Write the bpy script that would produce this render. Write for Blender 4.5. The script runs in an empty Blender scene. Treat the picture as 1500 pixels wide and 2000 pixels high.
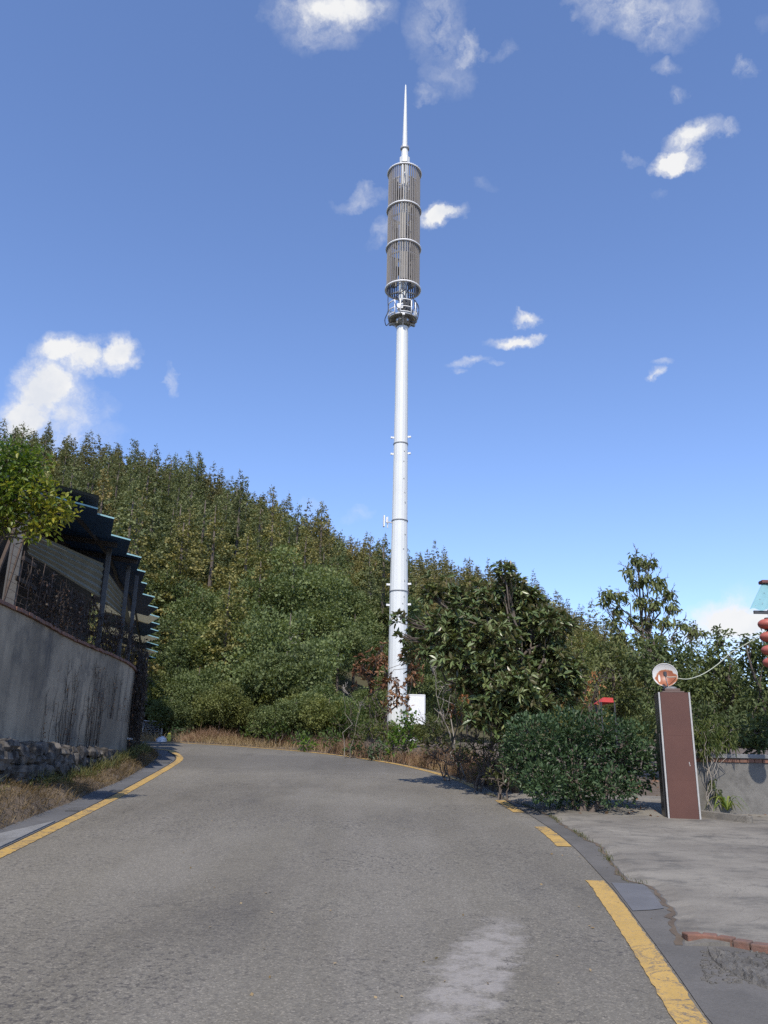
import bpy, math, random
import numpy as np
from mathutils import Vector

rng = np.random.default_rng(11)
random.seed(11)
sc = bpy.context.scene
COL = sc.collection
PI = math.pi

# ------------------------------------------------------------------ camera
FPX = 1600.0                       # focal length in pixels of the 1500x2000 photograph
PITCH, ROLL = math.radians(17.5), math.radians(1.14)
EYE = np.array([0.0, 0.0, 1.6])
SLOPE = math.tan(math.radians(4.65))
_R0 = np.array([1.0, 0, 0]); _U0 = np.array([0, -math.sin(PITCH), math.cos(PITCH)])
FWD = np.array([0, math.cos(PITCH), math.sin(PITCH)])
RGT = math.cos(ROLL) * _R0 + math.sin(ROLL) * _U0
UPV = -math.sin(ROLL) * _R0 + math.cos(ROLL) * _U0
cam = bpy.data.cameras.new("camera"); camo = bpy.data.objects.new("camera", cam); COL.objects.link(camo)
from mathutils import Matrix
M = Matrix((RGT, UPV, -FWD)).transposed().to_4x4(); M.translation = Vector(EYE)
camo.matrix_world = M
cam.sensor_fit = 'VERTICAL'; cam.sensor_height = 36.0; cam.sensor_width = 27.0
cam.lens = FPX / 2000 * 36.0
cam.clip_start = 0.05; cam.clip_end = 5000
sc.camera = camo


def ray(px, py):
    return FWD + (px - 750) / FPX * RGT + (1000 - py) / FPX * UPV


def at_y(px, py, y):
    d = ray(px, py); return EYE + d * (y / d[1])


def at_z(px, py, z):
    d = ray(px, py); return EYE + d * ((z - EYE[2]) / d[2])


def at_r(px, py, r):
    d = ray(px, py); return EYE + d * (r / math.hypot(d[0], d[1]))


def gz(x, y):
    """height of the sloping ground the road lies on"""
    y = np.asarray(y, float)
    return np.where(y < 34, SLOPE * y, SLOPE * 34 + (y - 34) * 0.02) + 0 * np.asarray(x, float)


def ground(px, py):
    d = ray(px, py); t = EYE[2] / (SLOPE * d[1] - d[2]); return EYE + d * t


# ------------------------------------------------------------------ mesh helper
def nrm(a):
    return a / np.maximum(np.linalg.norm(a, axis=-1, keepdims=True), 1e-9)


class MB:
    def __init__(s):
        s.v = []; s.f = {3: [], 4: []}; s.t = []; s.n = 0; s.mi = {3: [], 4: []}; s.ng = []

    def add(s, V, F, tint=0.5, mi=0):
        V = np.asarray(V, float).reshape(-1, 3)
        s.v.append(V)
        s.t.append(np.broadcast_to(np.asarray(tint, float), (len(V),)))
        F = np.asarray(F, int)
        if F.size:
            k = F.shape[1]; s.f[k].append(F + s.n); s.mi[k].append(np.full(len(F), mi))
        s.n += len(V)

    def quad(s, a, b, c, d, mi=0):
        s.add([a, b, c, d], [[0, 1, 2, 3]], mi=mi)

    def box(s, c, size, rz=0.0, mi=0, tilt=None, tint=0.5):
        hx, hy, hz = np.asarray(size) / 2.0
        P = np.array([[x, y, z] for x in (-hx, hx) for y in (-hy, hy) for z in (-hz, hz)])
        if tilt is not None:
            P = P @ np.asarray(tilt).T
        cr, sr = math.cos(rz), math.sin(rz)
        P = np.stack([P[:, 0] * cr - P[:, 1] * sr, P[:, 0] * sr + P[:, 1] * cr, P[:, 2]], 1) + np.asarray(c)
        s.add(P, [[0, 1, 3, 2], [4, 6, 7, 5], [0, 4, 5, 1], [2, 3, 7, 6], [0, 2, 6, 4], [1, 5, 7, 3]], mi=mi, tint=tint)

    def hexa(s, b4, t4, mi=0):
        """eight-cornered block: bottom ring and top ring, each counter-clockwise from above"""
        P = list(b4) + list(t4)
        s.add(P, [[3, 2, 1, 0], [4, 5, 6, 7], [0, 1, 5, 4], [1, 2, 6, 5], [2, 3, 7, 6], [3, 0, 4, 7]], mi=mi)

    def beam(s, a, b, w, h, mi=0):
        a = np.asarray(a, float); b = np.asarray(b, float); d = nrm(b - a)
        up = np.array([0, 0, 1.0]) if abs(d[2]) < .95 else np.array([0, 1.0, 0])
        sd = nrm(np.cross(d, up)); u = np.cross(sd, d)
        r = [a - sd * w / 2 - u * h / 2, a + sd * w / 2 - u * h / 2, a + sd * w / 2 + u * h / 2, a - sd * w / 2 + u * h / 2]
        q = [p + (b - a) for p in r]
        s.add(r + q, [[0, 1, 2, 3], [7, 6, 5, 4], [0, 4, 5, 1], [1, 5, 6, 2], [2, 6, 7, 3], [3, 7, 4, 0]], mi=mi)

    def tube(s, pts, rad, n=6, closed=False, mi=0, tint=0.5, cap=True):
        P = np.asarray(pts, float); m = len(P)
        rad = np.broadcast_to(np.asarray(rad, float), (m,))
        T = np.gradient(P, axis=0) if not closed else np.roll(P, -1, 0) - np.roll(P, 1, 0)
        T = nrm(T)
        ref = np.array([0, 0, 1.0]) if abs(T[:, 2]).mean() < .8 else np.array([1.0, 0.1, 0])
        A = nrm(np.cross(T, ref)); B = np.cross(T, A)
        an = np.arange(n) / n * 2 * PI
        V = P[:, None] + rad[:, None, None] * (np.cos(an)[None, :, None] * A[:, None] + np.sin(an)[None, :, None] * B[:, None])
        F = []
        for i in range(m if closed else m - 1):
            j = (i + 1) % m
            for k in range(n):
                F.append([i * n + k, i * n + (k + 1) % n, j * n + (k + 1) % n, j * n + k])
        V = V.reshape(-1, 3)
        s.add(V, F, mi=mi, tint=tint)
        if cap and not closed:
            for i, rev in ((0, False), (m - 1, True)):
                ids = list(range(s.n - m * n + i * n, s.n - m * n + i * n + n))
                s.ng.append((ids[::-1] if not rev else ids, mi))

    def lathe(s, prof, c, n=24, mi=0, cap=True, phase=0.0, rib=0.0):
        """prof: (radius, z) rows turned round a vertical axis through c"""
        an = np.arange(n) / n * 2 * PI + phase
        V = []
        for r, z in prof:
            r = r * (1 - rib * (np.arange(n) % 2)); V.append(np.stack([c[0] + r * np.cos(an), c[1] + r * np.sin(an), np.full(n, c[2] + z)], 1))
        m = len(prof); F = []
        for i in range(m - 1):
            for k in range(n):
                F.append([i * n + k, i * n + (k + 1) % n, (i + 1) * n + (k + 1) % n, (i + 1) * n + k])
        s.add(np.concatenate(V), F, mi=mi)
        if cap:
            b = s.n - m * n
            s.ng.append((list(range(b, b + n))[::-1], mi)); s.ng.append((list(range(b + (m - 1) * n, b + m * n)), mi))

    def grid(s, P, mi=0, tint=None):
        P = np.asarray(P, float); a, b = P.shape[:2]
        i = np.arange(a - 1)[:, None] * b + np.arange(b - 1)[None]
        F = np.stack([i, i + 1, i + b + 1, i + b], -1).reshape(-1, 4)
        s.add(P.reshape(-1, 3), F, mi=mi, tint=.5 if tint is None else np.asarray(tint).reshape(-1))

    def build(s, name, mats, parent=None, smooth=False, bevel=0.0, loc=None):
        V = np.concatenate(s.v); t = np.concatenate(s.t)
        off = np.array(parent.matrix_world.translation if False else world_loc(parent)) if parent is not None else np.zeros(3)
        if loc is not None: off = off + np.asarray(loc, float) - (off if parent is None else off)
        V = V - off
        q = np.concatenate(s.f[4]) if s.f[4] else np.zeros((0, 4), int)
        tr = np.concatenate(s.f[3]) if s.f[3] else np.zeros((0, 3), int)
        mi = np.concatenate([np.concatenate(s.mi[4]) if s.mi[4] else np.zeros(0, int), np.concatenate(s.mi[3]) if s.mi[3] else np.zeros(0, int)])
        ngl = [np.array(a) for a, _ in s.ng]
        lv = np.concatenate([q.ravel(), tr.ravel()] + ngl).astype(np.int32)
        ln = np.concatenate([np.full(len(q), 4), np.full(len(tr), 3), np.array([len(a) for a in ngl], int)]).astype(np.int32)
        mi = np.concatenate([mi, np.array([m for _, m in s.ng], int)]).astype(np.int32)
        st = np.concatenate([[0], np.cumsum(ln)[:-1]]).astype(np.int32)
        me = bpy.data.meshes.new(name)
        me.vertices.add(len(V)); me.vertices.foreach_set("co", V.astype(np.float32).ravel())
        me.loops.add(len(lv)); me.loops.foreach_set("vertex_index", lv)
        me.polygons.add(len(ln)); me.polygons.foreach_set("loop_start", st); me.polygons.foreach_set("loop_total", ln)
        me.polygons.foreach_set("material_index", mi)
        me.polygons.foreach_set("use_smooth", np.full(len(ln), smooth))
        at = me.attributes.new("tint", 'FLOAT', 'POINT'); at.data.foreach_set("value", t.astype(np.float32))
        me.update(calc_edges=True); me.validate()
        for m in (mats if isinstance(mats, (list, tuple)) else [mats]):
            me.materials.append(m)
        o = bpy.data.objects.new(name, me); COL.objects.link(o)
        if parent is not None: o.parent = parent
        elif loc is not None: o.location = Vector(off)
        if bevel > 0:
            b = o.modifiers.new("bevel", 'BEVEL'); b.width = bevel; b.segments = 2; b.limit_method = 'ANGLE'
        return o


def world_loc(o):
    p = np.zeros(3)
    while o is not None:
        p = p + np.array(o.location); o = o.parent
    return p


def thing(name, label, cat, loc, group=None):
    o = bpy.data.objects.new(name, None); COL.objects.link(o)
    o.location = Vector([float(v) for v in loc]); o.empty_display_size = .2
    o['label'] = label; o['category'] = cat
    if group: o['group'] = group
    return o


def tag(o, label, cat, group=None):
    o['label'] = label; o['category'] = cat
    if group: o['group'] = group
    return o


def kind(o, k):
    o['kind'] = k; return o


def catmull(pts, n):
    P = np.asarray(pts, float)
    P = np.concatenate([[2 * P[0] - P[1]], P, [2 * P[-1] - P[-2]]])
    out = []
    for i in range(1, len(P) - 2):
        t = np.linspace(0, 1, n, endpoint=False)[:, None]
        p0, p1, p2, p3 = P[i - 1:i + 3]
        out.append(.5 * ((2 * p1) + (-p0 + p2) * t + (2 * p0 - 5 * p1 + 4 * p2 - p3) * t ** 2 + (-p0 + 3 * p1 - 3 * p2 + p3) * t ** 3))
    return np.concatenate(out + [P[-2:-1]])


# ------------------------------------------------------------------ materials
def newmat(name):
    m = bpy.data.materials.new(name); m.use_nodes = True
    nt = m.node_tree; b = nt.nodes["Principled BSDF"]
    return m, nt, b


class NT:
    """little helper for wiring node trees"""
    def __init__(s, nt): s.nt = nt

    def n(s, typ, **kw):
        o = s.nt.nodes.new(typ)
        for k, v in kw.items(): setattr(o, k, v)
        return o

    def link(s, a, b): s.nt.links.new(a, b)

    def put(s, sock, v):
        if hasattr(v, 'is_linked') or isinstance(v, bpy.types.NodeSocket): s.link(v, sock)
        else: sock.default_value = v

    def math(s, op, a, b=0.0, c=None, clamp=False):
        o = s.n("ShaderNodeMath", operation=op, use_clamp=clamp)
        s.put(o.inputs[0], a); s.put(o.inputs[1], b)
        if c is not None: s.put(o.inputs[2], c)
        return o.outputs[0]

    def vmath(s, op, a, b=(0, 0, 0), out=0):
        o = s.n("ShaderNodeVectorMath", operation=op); s.put(o.inputs[0], a); s.put(o.inputs[1], b)
        return o.outputs[out]

    def noise(s, vec, scale, detail=4, rough=.55, dist=0.0, col=False):
        o = s.n("ShaderNodeTexNoise"); o.inputs["Scale"].default_value = scale; o.inputs["Detail"].default_value = detail
        o.inputs["Roughness"].default_value = rough; o.inputs["Distortion"].default_value = dist
        s.link(vec, o.inputs["Vector"]); return o.outputs[1 if col else 0]

    def ramp(s, f, stops):
        o = s.n("ShaderNodeValToRGB"); e = o.color_ramp.elements
        while len(e) < len(stops): e.new(.5)
        for k, (p, c) in enumerate(stops):
            e[k].position = p; e[k].color = (*c, 1) if not np.isscalar(c) else (c, c, c, 1)
        s.put(o.inputs[0], f); return o.outputs[0]

    def mix(s, f, a, b, mode='MIX'):
        o = s.n("ShaderNodeMix", data_type='RGBA', blend_type=mode)
        s.put(o.inputs[0], f)
        for k, v in ((6, a), (7, b)):
            if isinstance(v, bpy.types.NodeSocket): s.link(v, o.inputs[k])
            else: o.inputs[k].default_value = (*v, 1)
        return o.outputs[2]

    def pos(s): return s.n("ShaderNodeNewGeometry").outputs["Position"]

    def objc(s): return s.n("ShaderNodeTexCoord").outputs["Object"]

    def bump(s, h, strength, dist=.01):
        o = s.n("ShaderNodeBump"); o.inputs["Strength"].default_value = strength; o.inputs["Distance"].default_value = dist
        s.link(h, o.inputs["Height"]); return o.outputs[0]

    def scale(s, vec, sc3):
        o = s.n("ShaderNodeMapping"); o.inputs["Scale"].default_value = sc3; s.link(vec, o.inputs["Vector"]); return o.outputs[0]


def plain(name, a, b=None, scale=6, rough=.6, metal=0.0, bump=0.0, detail=5, stretch=(1, 1, 1), spec=.5, lo=.3, hi=.7, world=False):
    """two-tone noise material"""
    m, nt, p = newmat(name); N = NT(nt)
    b = b or tuple(x * .75 for x in a)
    v = N.scale(N.pos() if world else N.objc(), stretch)
    f = N.noise(v, scale, detail, .6)
    N.link(N.ramp(f, [(lo, a), (hi, b)]), p.inputs["Base Color"])
    p.inputs["Roughness"].default_value = rough; p.inputs["Metallic"].default_value = metal
    p.inputs["Specular IOR Level"].default_value = spec
    if bump:
        N.link(N.bump(N.noise(v, scale * 3, 6), bump, .01), p.inputs["Normal"])
    return m


def leafmat(name, cols, rough=.55, trans=.25, back=None, spec=.3, objcol=False, big=None):
    """foliage: per-leaf tint picks along cols; a share of light passes through the leaf"""
    m, nt, p = newmat(name); N = NT(nt)
    a = N.n("ShaderNodeAttribute", attribute_name="tint")
    c = N.ramp(a.outputs["Fac"], [(i / (len(cols) - 1), x) for i, x in enumerate(cols)])
    if objcol:
        oi = N.n("ShaderNodeObjectInfo"); c = N.mix(1.0, c, oi.outputs["Color"], 'MULTIPLY')
    if big:
        f = N.noise(N.pos(), big[0], 3); c = N.mix(N.math('MULTIPLY', N.ramp(f, [(.42, 0.0), (.62, 1.0)]), big[2]), c, big[1])
    ct = c
    if back:
        g = N.n("ShaderNodeNewGeometry"); c = N.mix(g.outputs["Backfacing"], c, back)
    N.link(c, p.inputs["Base Color"]); p.inputs["Roughness"].default_value = rough
    p.inputs["Specular IOR Level"].default_value = spec
    t = N.n("ShaderNodeBsdfTranslucent"); N.link(N.mix(1.0, ct, (1.5, 1.5, .7), 'MULTIPLY'), t.inputs[0])
    mx = N.n("ShaderNodeMixShader"); mx.inputs[0].default_value = trans
    N.link(p.outputs[0], mx.inputs[1]); N.link(t.outputs[0], mx.inputs[2])
    N.link(mx.outputs[0], nt.nodes["Material Output"].inputs[0])
    return m


def asphalt_mat():
    m, nt, p = newmat("asphalt"); N = NT(nt); P = N.pos()
    big = N.noise(P, .35, 5, .6)
    c = N.ramp(big, [(.32, (.124, .113, .093)), (.52, (.150, .138, .114)), (.72, (.176, .163, .136))])
    # long wear streaks along the road
    st = N.noise(N.scale(P, (1.6, .16, 1)), 1.0, 4, .6)
    c = N.mix(N.ramp(st, [(.42, 0.0), (.72, .6)]), c, (.190, .177, .154))
    # dark pitting, stronger on the right hand side of the lane
    xs = N.n("ShaderNodeSeparateXYZ"); N.link(P, xs.inputs[0])
    pit = N.noise(P, 24, 6, .72)
    patch = N.noise(P, .55, 3, .6)
    pf = N.math('MULTIPLY', N.ramp(pit, [(.51, 0.0), (.61, 1.0)]), N.ramp(patch, [(.40, .14), (.64, .95)]))
    c = N.mix(pf, c, (.062, .058, .056))
    # darker band where the lane bends, then scattered oil stains
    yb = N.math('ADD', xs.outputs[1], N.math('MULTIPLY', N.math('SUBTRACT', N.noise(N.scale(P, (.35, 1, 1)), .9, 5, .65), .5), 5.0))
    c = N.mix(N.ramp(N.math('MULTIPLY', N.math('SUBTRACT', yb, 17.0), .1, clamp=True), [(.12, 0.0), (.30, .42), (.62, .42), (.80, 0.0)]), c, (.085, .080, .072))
    oil = N.noise(N.scale(P, (1.1, .5, 1)), .8, 6, .66)
    c = N.mix(N.ramp(oil, [(.56, 0.0), (.72, .5)]), c, (.085, .079, .070))
    # aggregate
    vo = N.n("ShaderNodeTexVoronoi"); vo.inputs["Scale"].default_value = 95; N.link(P, vo.inputs["Vector"])
    sp = N.n("ShaderNodeSeparateColor"); N.link(vo.outputs["Color"], sp.inputs[0])
    c = N.mix(.75, c, N.ramp(sp.outputs[0], [(0, (.36, .35, .34)), (.45, (.5, .5, .5)), (.8, (.52, .51, .5)), (1, (.86, .84, .82))]), 'OVERLAY')
    # cement spill at the lower right, ragged edges
    wp = N.vmath('ADD', P, N.vmath('MULTIPLY', N.noise(N.scale(P, (1, 1.6, 1)), 3.2, 5, .65, col=True), (.55, .8, 0)))
    A_, B_ = ground(985, 1795), ground(845, 2050); k = (A_ + B_) / 2; hl = np.linalg.norm((A_ - B_)[:2]) / 2; th = math.atan2(A_[0] - B_[0], A_[1] - B_[1])
    e = N.n("ShaderNodeMapping"); e.vector_type = 'POINT'
    sub = N.vmath('SUBTRACT', wp, tuple(k + np.array([.27, .4, 0]))); e.inputs["Rotation"].default_value = (0, 0, th); N.link(sub, e.inputs["Vector"])
    ln = N.vmath('LENGTH', N.vmath('MULTIPLY', e.outputs[0], (1 / .26, 1 / (hl * 1.15), 0)), out=1)
    sf = N.ramp(ln, [(.60, .62), (1.0, 0.0)])
    sf = N.math('MULTIPLY', sf, N.ramp(N.noise(P, 9, 7, .72), [(.38, .30), (.54, 1.0)]))
    c = N.mix(sf, c, (.31, .288, .268))
    # hairline cracks
    ck_ = N.math('ABSOLUTE', N.math('SUBTRACT', N.noise(P, .75, 8, .62, dist=.8), .5))
    c = N.mix(N.math('MULTIPLY', N.ramp(ck_, [(.0015, .8), (.004, 0.0)]), N.ramp(N.noise(P, .22, 2), [(.48, 0.0), (.56, 1.0)])), c, (.045, .042, .040))
    N.link(c, p.inputs["Base Color"]); p.inputs["Roughness"].default_value = .85; p.inputs["Specular IOR Level"].default_value = .3
    h = N.math('ADD', N.math('MULTIPLY', sp.outputs[1], .5), pit)
    N.link(N.bump(h, .45, .012), p.inputs["Normal"])
    return m


def concrete_mat(name, a, b, streak=(1, 1, 1), dark=(.075, .071, .065), dk=.5, sc_=1.2, bump=.25, crack=False):
    m, nt, p = newmat(name); N = NT(nt); P = N.pos()
    f = N.noise(N.scale(P, streak), sc_, 7, .62)
    c = N.ramp(f, [(.3, a), (.7, b)])
    d = N.noise(N.scale(P, streak), sc_ * 2.3, 6, .7)
    c = N.mix(N.ramp(d, [(.50, 0.0), (.72, dk)]), c, dark)
    if crack:
        ck_ = N.math('ABSOLUTE', N.math('SUBTRACT', N.noise(P, .6, 8, .6, dist=1.0), .5))
        c = N.mix(N.math('MULTIPLY', N.ramp(ck_, [(.0008, .6), (.0022, 0.0)]), N.ramp(N.noise(P, .3, 2), [(.47, 0.0), (.60, 1.0)])), c, (.06, .056, .05))
        c = N.mix(N.ramp(N.noise(P, 7, 6, .75), [(.58, 0.0), (.74, .45)]), c, (.29, .27, .235))
    g = N.noise(P, 60, 4, .7)
    c = N.mix(.35, c, N.ramp(g, [(.3, (.3, .3, .3)), (.7, (.7, .7, .7))]), 'OVERLAY')
    N.link(c, p.inputs["Base Color"]); p.inputs["Roughness"].default_value = .88; p.inputs["Specular IOR Level"].default_value = .25
    N.link(N.bump(N.math('ADD', N.noise(P, 25, 6, .7), N.noise(P, 4, 3)), bump, .02), p.inputs["Normal"])
    return m


def render_wall_mat():
    """grey cement render with black rain streaks and stains"""
    m, nt, p = newmat("stained_render"); N = NT(nt); P = N.pos()
    c = N.ramp(N.noise(P, .9, 6, .6), [(.3, (.41, .34, .25)), (.68, (.26, .215, .16))])
    s1 = N.noise(N.scale(P, (2.6, 2.6, .14)), 1.3, 6, .68)
    s2 = N.noise(P, .55, 4, .6)
    c = N.mix(N.ramp(N.noise(N.scale(P, (.5, .5, .35)), 1.0, 5, .6), [(.46, 0.0), (.60, .62)]), c, (.12, .103, .082))
    c = N.mix(N.math('MULTIPLY', N.ramp(s1, [(.50, 0.0), (.74, .85)]), N.ramp(s2, [(.35, .15), (.65, 1.0)])), c, (.075, .070, .066))
    c = N.mix(N.ramp(N.noise(P, 2.1, 7, .7), [(.52, 0.0), (.72, .8)]), c, (.085, .08, .076))
    N.link(c, p.inputs["Base Color"]); p.inputs["Roughness"].default_value = .9; p.inputs["Specular IOR Level"].default_value = .2
    N.link(N.bump(N.noise(P, 18, 6, .7), .25, .02), p.inputs["Normal"])
    return m


def paint_mat():
    m, nt, p = newmat("yellow_road_paint"); N = NT(nt); P = N.pos()
    c = N.ramp(N.noise(P, 5, 6, .6), [(.3, (.46, .295, .088)), (.7, (.37, .24, .072))])
    cr = N.noise(P, 2.4, 7, .72, dist=1.2)
    crack = N.math('ABSOLUTE', N.math('SUBTRACT', cr, .5))
    zone = N.ramp(N.noise(P, .8, 2), [(.40, 0.0), (.52, 1.0)])
    c = N.mix(N.math('MULTIPLY', N.ramp(crack, [(.008, .9), (.022, 0.0)]), zone), c, (.10, .09, .085))
    c = N.mix(N.ramp(N.noise(P, 40, 5, .75), [(.53, 0.0), (.66, .75)]), c, (.17, .15, .12))
    N.link(c, p.inputs["Base Color"]); p.inputs["Roughness"].default_value = .7; p.inputs["Specular IOR Level"].default_value = .3
    return m


def rust_dish_mat():
    m, nt, p = newmat("rusty_dish"); N = NT(nt); O = N.objc()
    sx = N.n("ShaderNodeSeparateXYZ"); N.link(O, sx.inputs[0])
    nz = N.noise(O, 14, 5, .6)
    # the rust sits in the lower middle of the bowl
    w = N.vmath('LENGTH', N.vmath('MULTIPLY', N.vmath('SUBTRACT', O, (.012, 0, -.042)), (1 / .165, 0, 1 / .140)), out=1)
    f = N.ramp(N.math('ADD', w, N.math('MULTIPLY', N.math('SUBTRACT', nz, .5), .55)), [(.80, 1.0), (1.02, 0.0)])
    # a clean pale crescent on the left
    w2 = N.vmath('LENGTH', N.vmath('MULTIPLY', N.vmath('SUBTRACT', O, (-.085, 0, -.04)), (1 / .022, 0, 1 / .085)), out=1)
    f = N.math('MULTIPLY', f, N.ramp(w2, [(.6, .06), (1.1, 1.0)]))
    rust = N.ramp(N.noise(O, 22, 5, .6), [(.3, (.22, .060, .022)), (.7, (.30, .105, .045))])
    edge = N.mix(N.ramp(f, [(.1, 0.0), (.5, 1.0)]), (.52, .51, .49), (.40, .17, .06))
    c = N.mix(N.ramp(f, [(.45, 0.0), (.8, 1.0)]), edge, rust)
    N.link(c, p.inputs["Base Color"]); p.inputs["Roughness"].default_value = .45
    return m


def corrugated_mat(name, a, b, rough=.45, rustc=None):
    m, nt, p = newmat(name); N = NT(nt); P = N.pos()
    f = N.noise(P, 1.8, 6, .6); c = N.ramp(f, [(.3, a), (.7, b)])
    if rustc: c = N.mix(N.ramp(N.noise(P, 5, 6, .7), [(.56, 0.0), (.72, .8)]), c, rustc)
    N.link(c, p.inputs["Base Color"]); p.inputs["Roughness"].default_value = rough
    return m


MAT = {}
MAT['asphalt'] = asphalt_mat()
MAT['paint'] = paint_mat()
MAT['drive'] = concrete_mat("driveway_concrete", (.240, .220, .185), (.135, .122, .104), (.75, 1.25, 1), dk=.9, sc_=1.1, crack=True)
MAT['edge'] = concrete_mat("road_edge_mortar", (.130, .122, .112), (.090, .085, .078), sc_=1.6)
MAT['rubble'] = concrete_mat("crumbled_concrete", (.15, .14, .125), (.085, .079, .07), sc_=6, bump=.9)
MAT['patch'] = plain("fresh_asphalt", (.095, .095, .10), (.13, .13, .135), 3, .8, bump=.3, world=True)
MAT['gutter'] = concrete_mat("gutter_concrete", (.125, .125, .128), (.085, .085, .088), sc_=1.4)
MAT['slab'] = concrete_mat("pale_slab_concrete", (.24, .24, .24), (.16, .16, .16), sc_=1.4)
MAT['render'] = render_wall_mat()
MAT['brick'] = plain("weathered_brick", (.23, .105, .07), (.11, .075, .06), 7, .9, bump=.6)
MAT['redbrick'] = plain("red_brick", (.21, .095, .062), (.11, .068, .05), 9, .9, bump=.6)
MAT['stone'] = plain("rubble_stone", (.125, .112, .098), (.026, .023, .021), 6.5, .9, bump=.9, lo=.38, hi=.62)
MAT['soil'] = plain("dry_soil", (.13, .095, .062), (.075, .056, .04), 3, .95, bump=.6, world=True)
MAT['hillsoil'] = plain("forest_floor", (.060, .060, .032), (.085, .070, .038), .25, .95, world=True)
MAT['bark'] = plain("bark", (.13, .105, .085), (.07, .055, .045), 9, .9, bump=.5, stretch=(1, 1, .3))
MAT['palebark'] = plain("pale_bark", (.30, .27, .23), (.19, .165, .14), 8, .9, stretch=(1, 1, .3))
MAT['dryvine'] = plain("dry_vine", (.055, .040, .032), (.025, .020, .018), 8, .95)
MAT['white'] = plain("white_tower_paint", (.645, .655, .635), (.60, .61, .59), 1.2, .45)
MAT['white2'] = plain("white_metal_paint", (.76, .755, .75), (.70, .70, .69), 4, .45)
MAT['seam'] = plain("joint_grey", (.30, .31, .32), (.22, .23, .24), 6, .6)
MAT['steel'] = plain("galvanised_steel", (.48, .485, .49), (.36, .365, .37), 7, .5, metal=.4)
MAT['darksteel'] = plain("dark_steel", (.06, .062, .068), (.035, .036, .04), 6, .55)
MAT['slat'] = plain("brown_slat", (.235, .214, .195), (.185, .168, .152), 2.2, .6, stretch=(3, 3, .3))
MAT['antenna'] = plain("antenna_grey", (.30, .29, .275), (.24, .235, .225), 3, .6)
MAT['cable'] = plain("blue_black_cable", (.02, .026, .05), (.012, .015, .03), 6, .5)
MAT['palecable'] = plain("pale_cable", (.50, .52, .42), (.40, .42, .34), 6, .5)
MAT['tile'] = plain("brown_tile", (.112, .052, .039), (.090, .042, .032), 2.4, .45, detail=7, spec=.3)
MAT['granite'] = plain("black_granite", (.030, .027, .027), (.018, .017, .018), 20, .35)
MAT['trim'] = plain("pale_trim", (.42, .41, .39), (.34, .33, .315), 9, .5)
MAT['capstone'] = plain("brown_cap", (.13, .085, .07), (.09, .06, .05), 7, .7)
MAT['dish'] = rust_dish_mat()
MAT['blueroof'] = corrugated_mat("blue_roof_sheet", (.028, .078, .18), (.022, .060, .14), .5)
MAT['paleroof'] = corrugated_mat("grey_green_roof_sheet", (.17, .22, .24), (.12, .16, .17), .5)
MAT['cyanroof'] = corrugated_mat("turquoise_roof_sheet", (.24, .42, .44), (.19, .35, .37), .4)
MAT['beige'] = corrugated_mat("beige_wall_sheet", (.125, .115, .075), (.085, .078, .05), .6, (.16, .11, .07))
MAT['rustmetal'] = plain("rusty_metal", (.10, .07, .055), (.055, .042, .036), 9, .85, bump=.3)
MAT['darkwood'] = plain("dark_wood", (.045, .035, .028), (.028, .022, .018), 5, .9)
MAT['ridge'] = plain("maroon_ridge", (.16, .055, .045), (.11, .04, .035), 6, .6)
MAT['lantern'] = plain("lantern_red", (.42, .115, .085), (.34, .085, .06), 4, .55)
MAT['lanterncap'] = plain("lantern_cap", (.06, .022, .02), (.04, .018, .018), 6, .6)
MAT['redcloth'] = plain("red_canvas", (.46, .05, .04), (.38, .035, .03), 5, .7)
MAT['bagwhite'] = plain("white_plastic", (.74, .74, .76), (.55, .55, .58), 7, .5)
MAT['bagyellow'] = plain("yellow_plastic", (.62, .58, .08), (.50, .46, .06), 7, .5)
MAT['cabinet'] = plain("cabinet_white", (.50, .50, .49), (.44, .44, .43), 2.2, .5)

# translucent fibreglass roof sheet
m, nt, p = newmat("fibreglass_sheet"); N = NT(nt)
p.inputs["Base Color"].default_value = (.62, .60, .50, 1); p.inputs["Roughness"].default_value = .5
t_ = N.n("ShaderNodeBsdfTranslucent"); t_.inputs[0].default_value = (.62, .60, .50, 1)
x_ = N.n("ShaderNodeMixShader"); x_.inputs[0].default_value = .5
N.link(p.outputs[0], x_.inputs[1]); N.link(t_.outputs[0], x_.inputs[2]); N.link(x_.outputs[0], nt.nodes["Material Output"].inputs[0])
MAT['fibre'] = m

LM = {}
LM['conifer'] = leafmat("conifer_needles", [(.102, .104, .048), (.185, .180, .080), (.27, .24, .112)], objcol=True, trans=.18, spec=.15)
LM['forest'] = leafmat("forest_needles", [(.102, .104, .050), (.185, .178, .082), (.26, .23, .110)], trans=.18, spec=.15, big=(.05, (.10, .075, .03), .5))
LM['broad'] = leafmat("broad_leaves", [(.072, .088, .038), (.125, .150, .060), (.195, .21, .09)], objcol=True, trans=.25, spec=.25)
LM['magnolia'] = leafmat("magnolia_leaves", [(.064, .092, .036), (.108, .150, .055), (.20, .225, .09)], rough=.34, trans=.15, back=(.095, .085, .036), spec=.4)
LM['hedge'] = leafmat("hedge_leaves", [(.026, .050, .022), (.050, .088, .036), (.095, .135, .060)], rough=.45, trans=.15, spec=.3)
LM['citrus'] = leafmat("citrus_leaves", [(.065, .12, .020), (.14, .19, .028), (.34, .31, .045)], rough=.42, trans=.35, spec=.4)
LM['brown'] = leafmat("withered_leaves", [(.13, .060, .030), (.22, .105, .055), (.32, .19, .10)], trans=.2)
LM['orange'] = leafmat("orange_leaves", [(.24, .095, .035), (.36, .15, .055), (.30, .20, .09)], trans=.25)
LM['bamboo'] = leafmat("bamboo_leaves", [(.045, .070, .018), (.085, .110, .030), (.17, .17, .05)], trans=.3)
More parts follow.
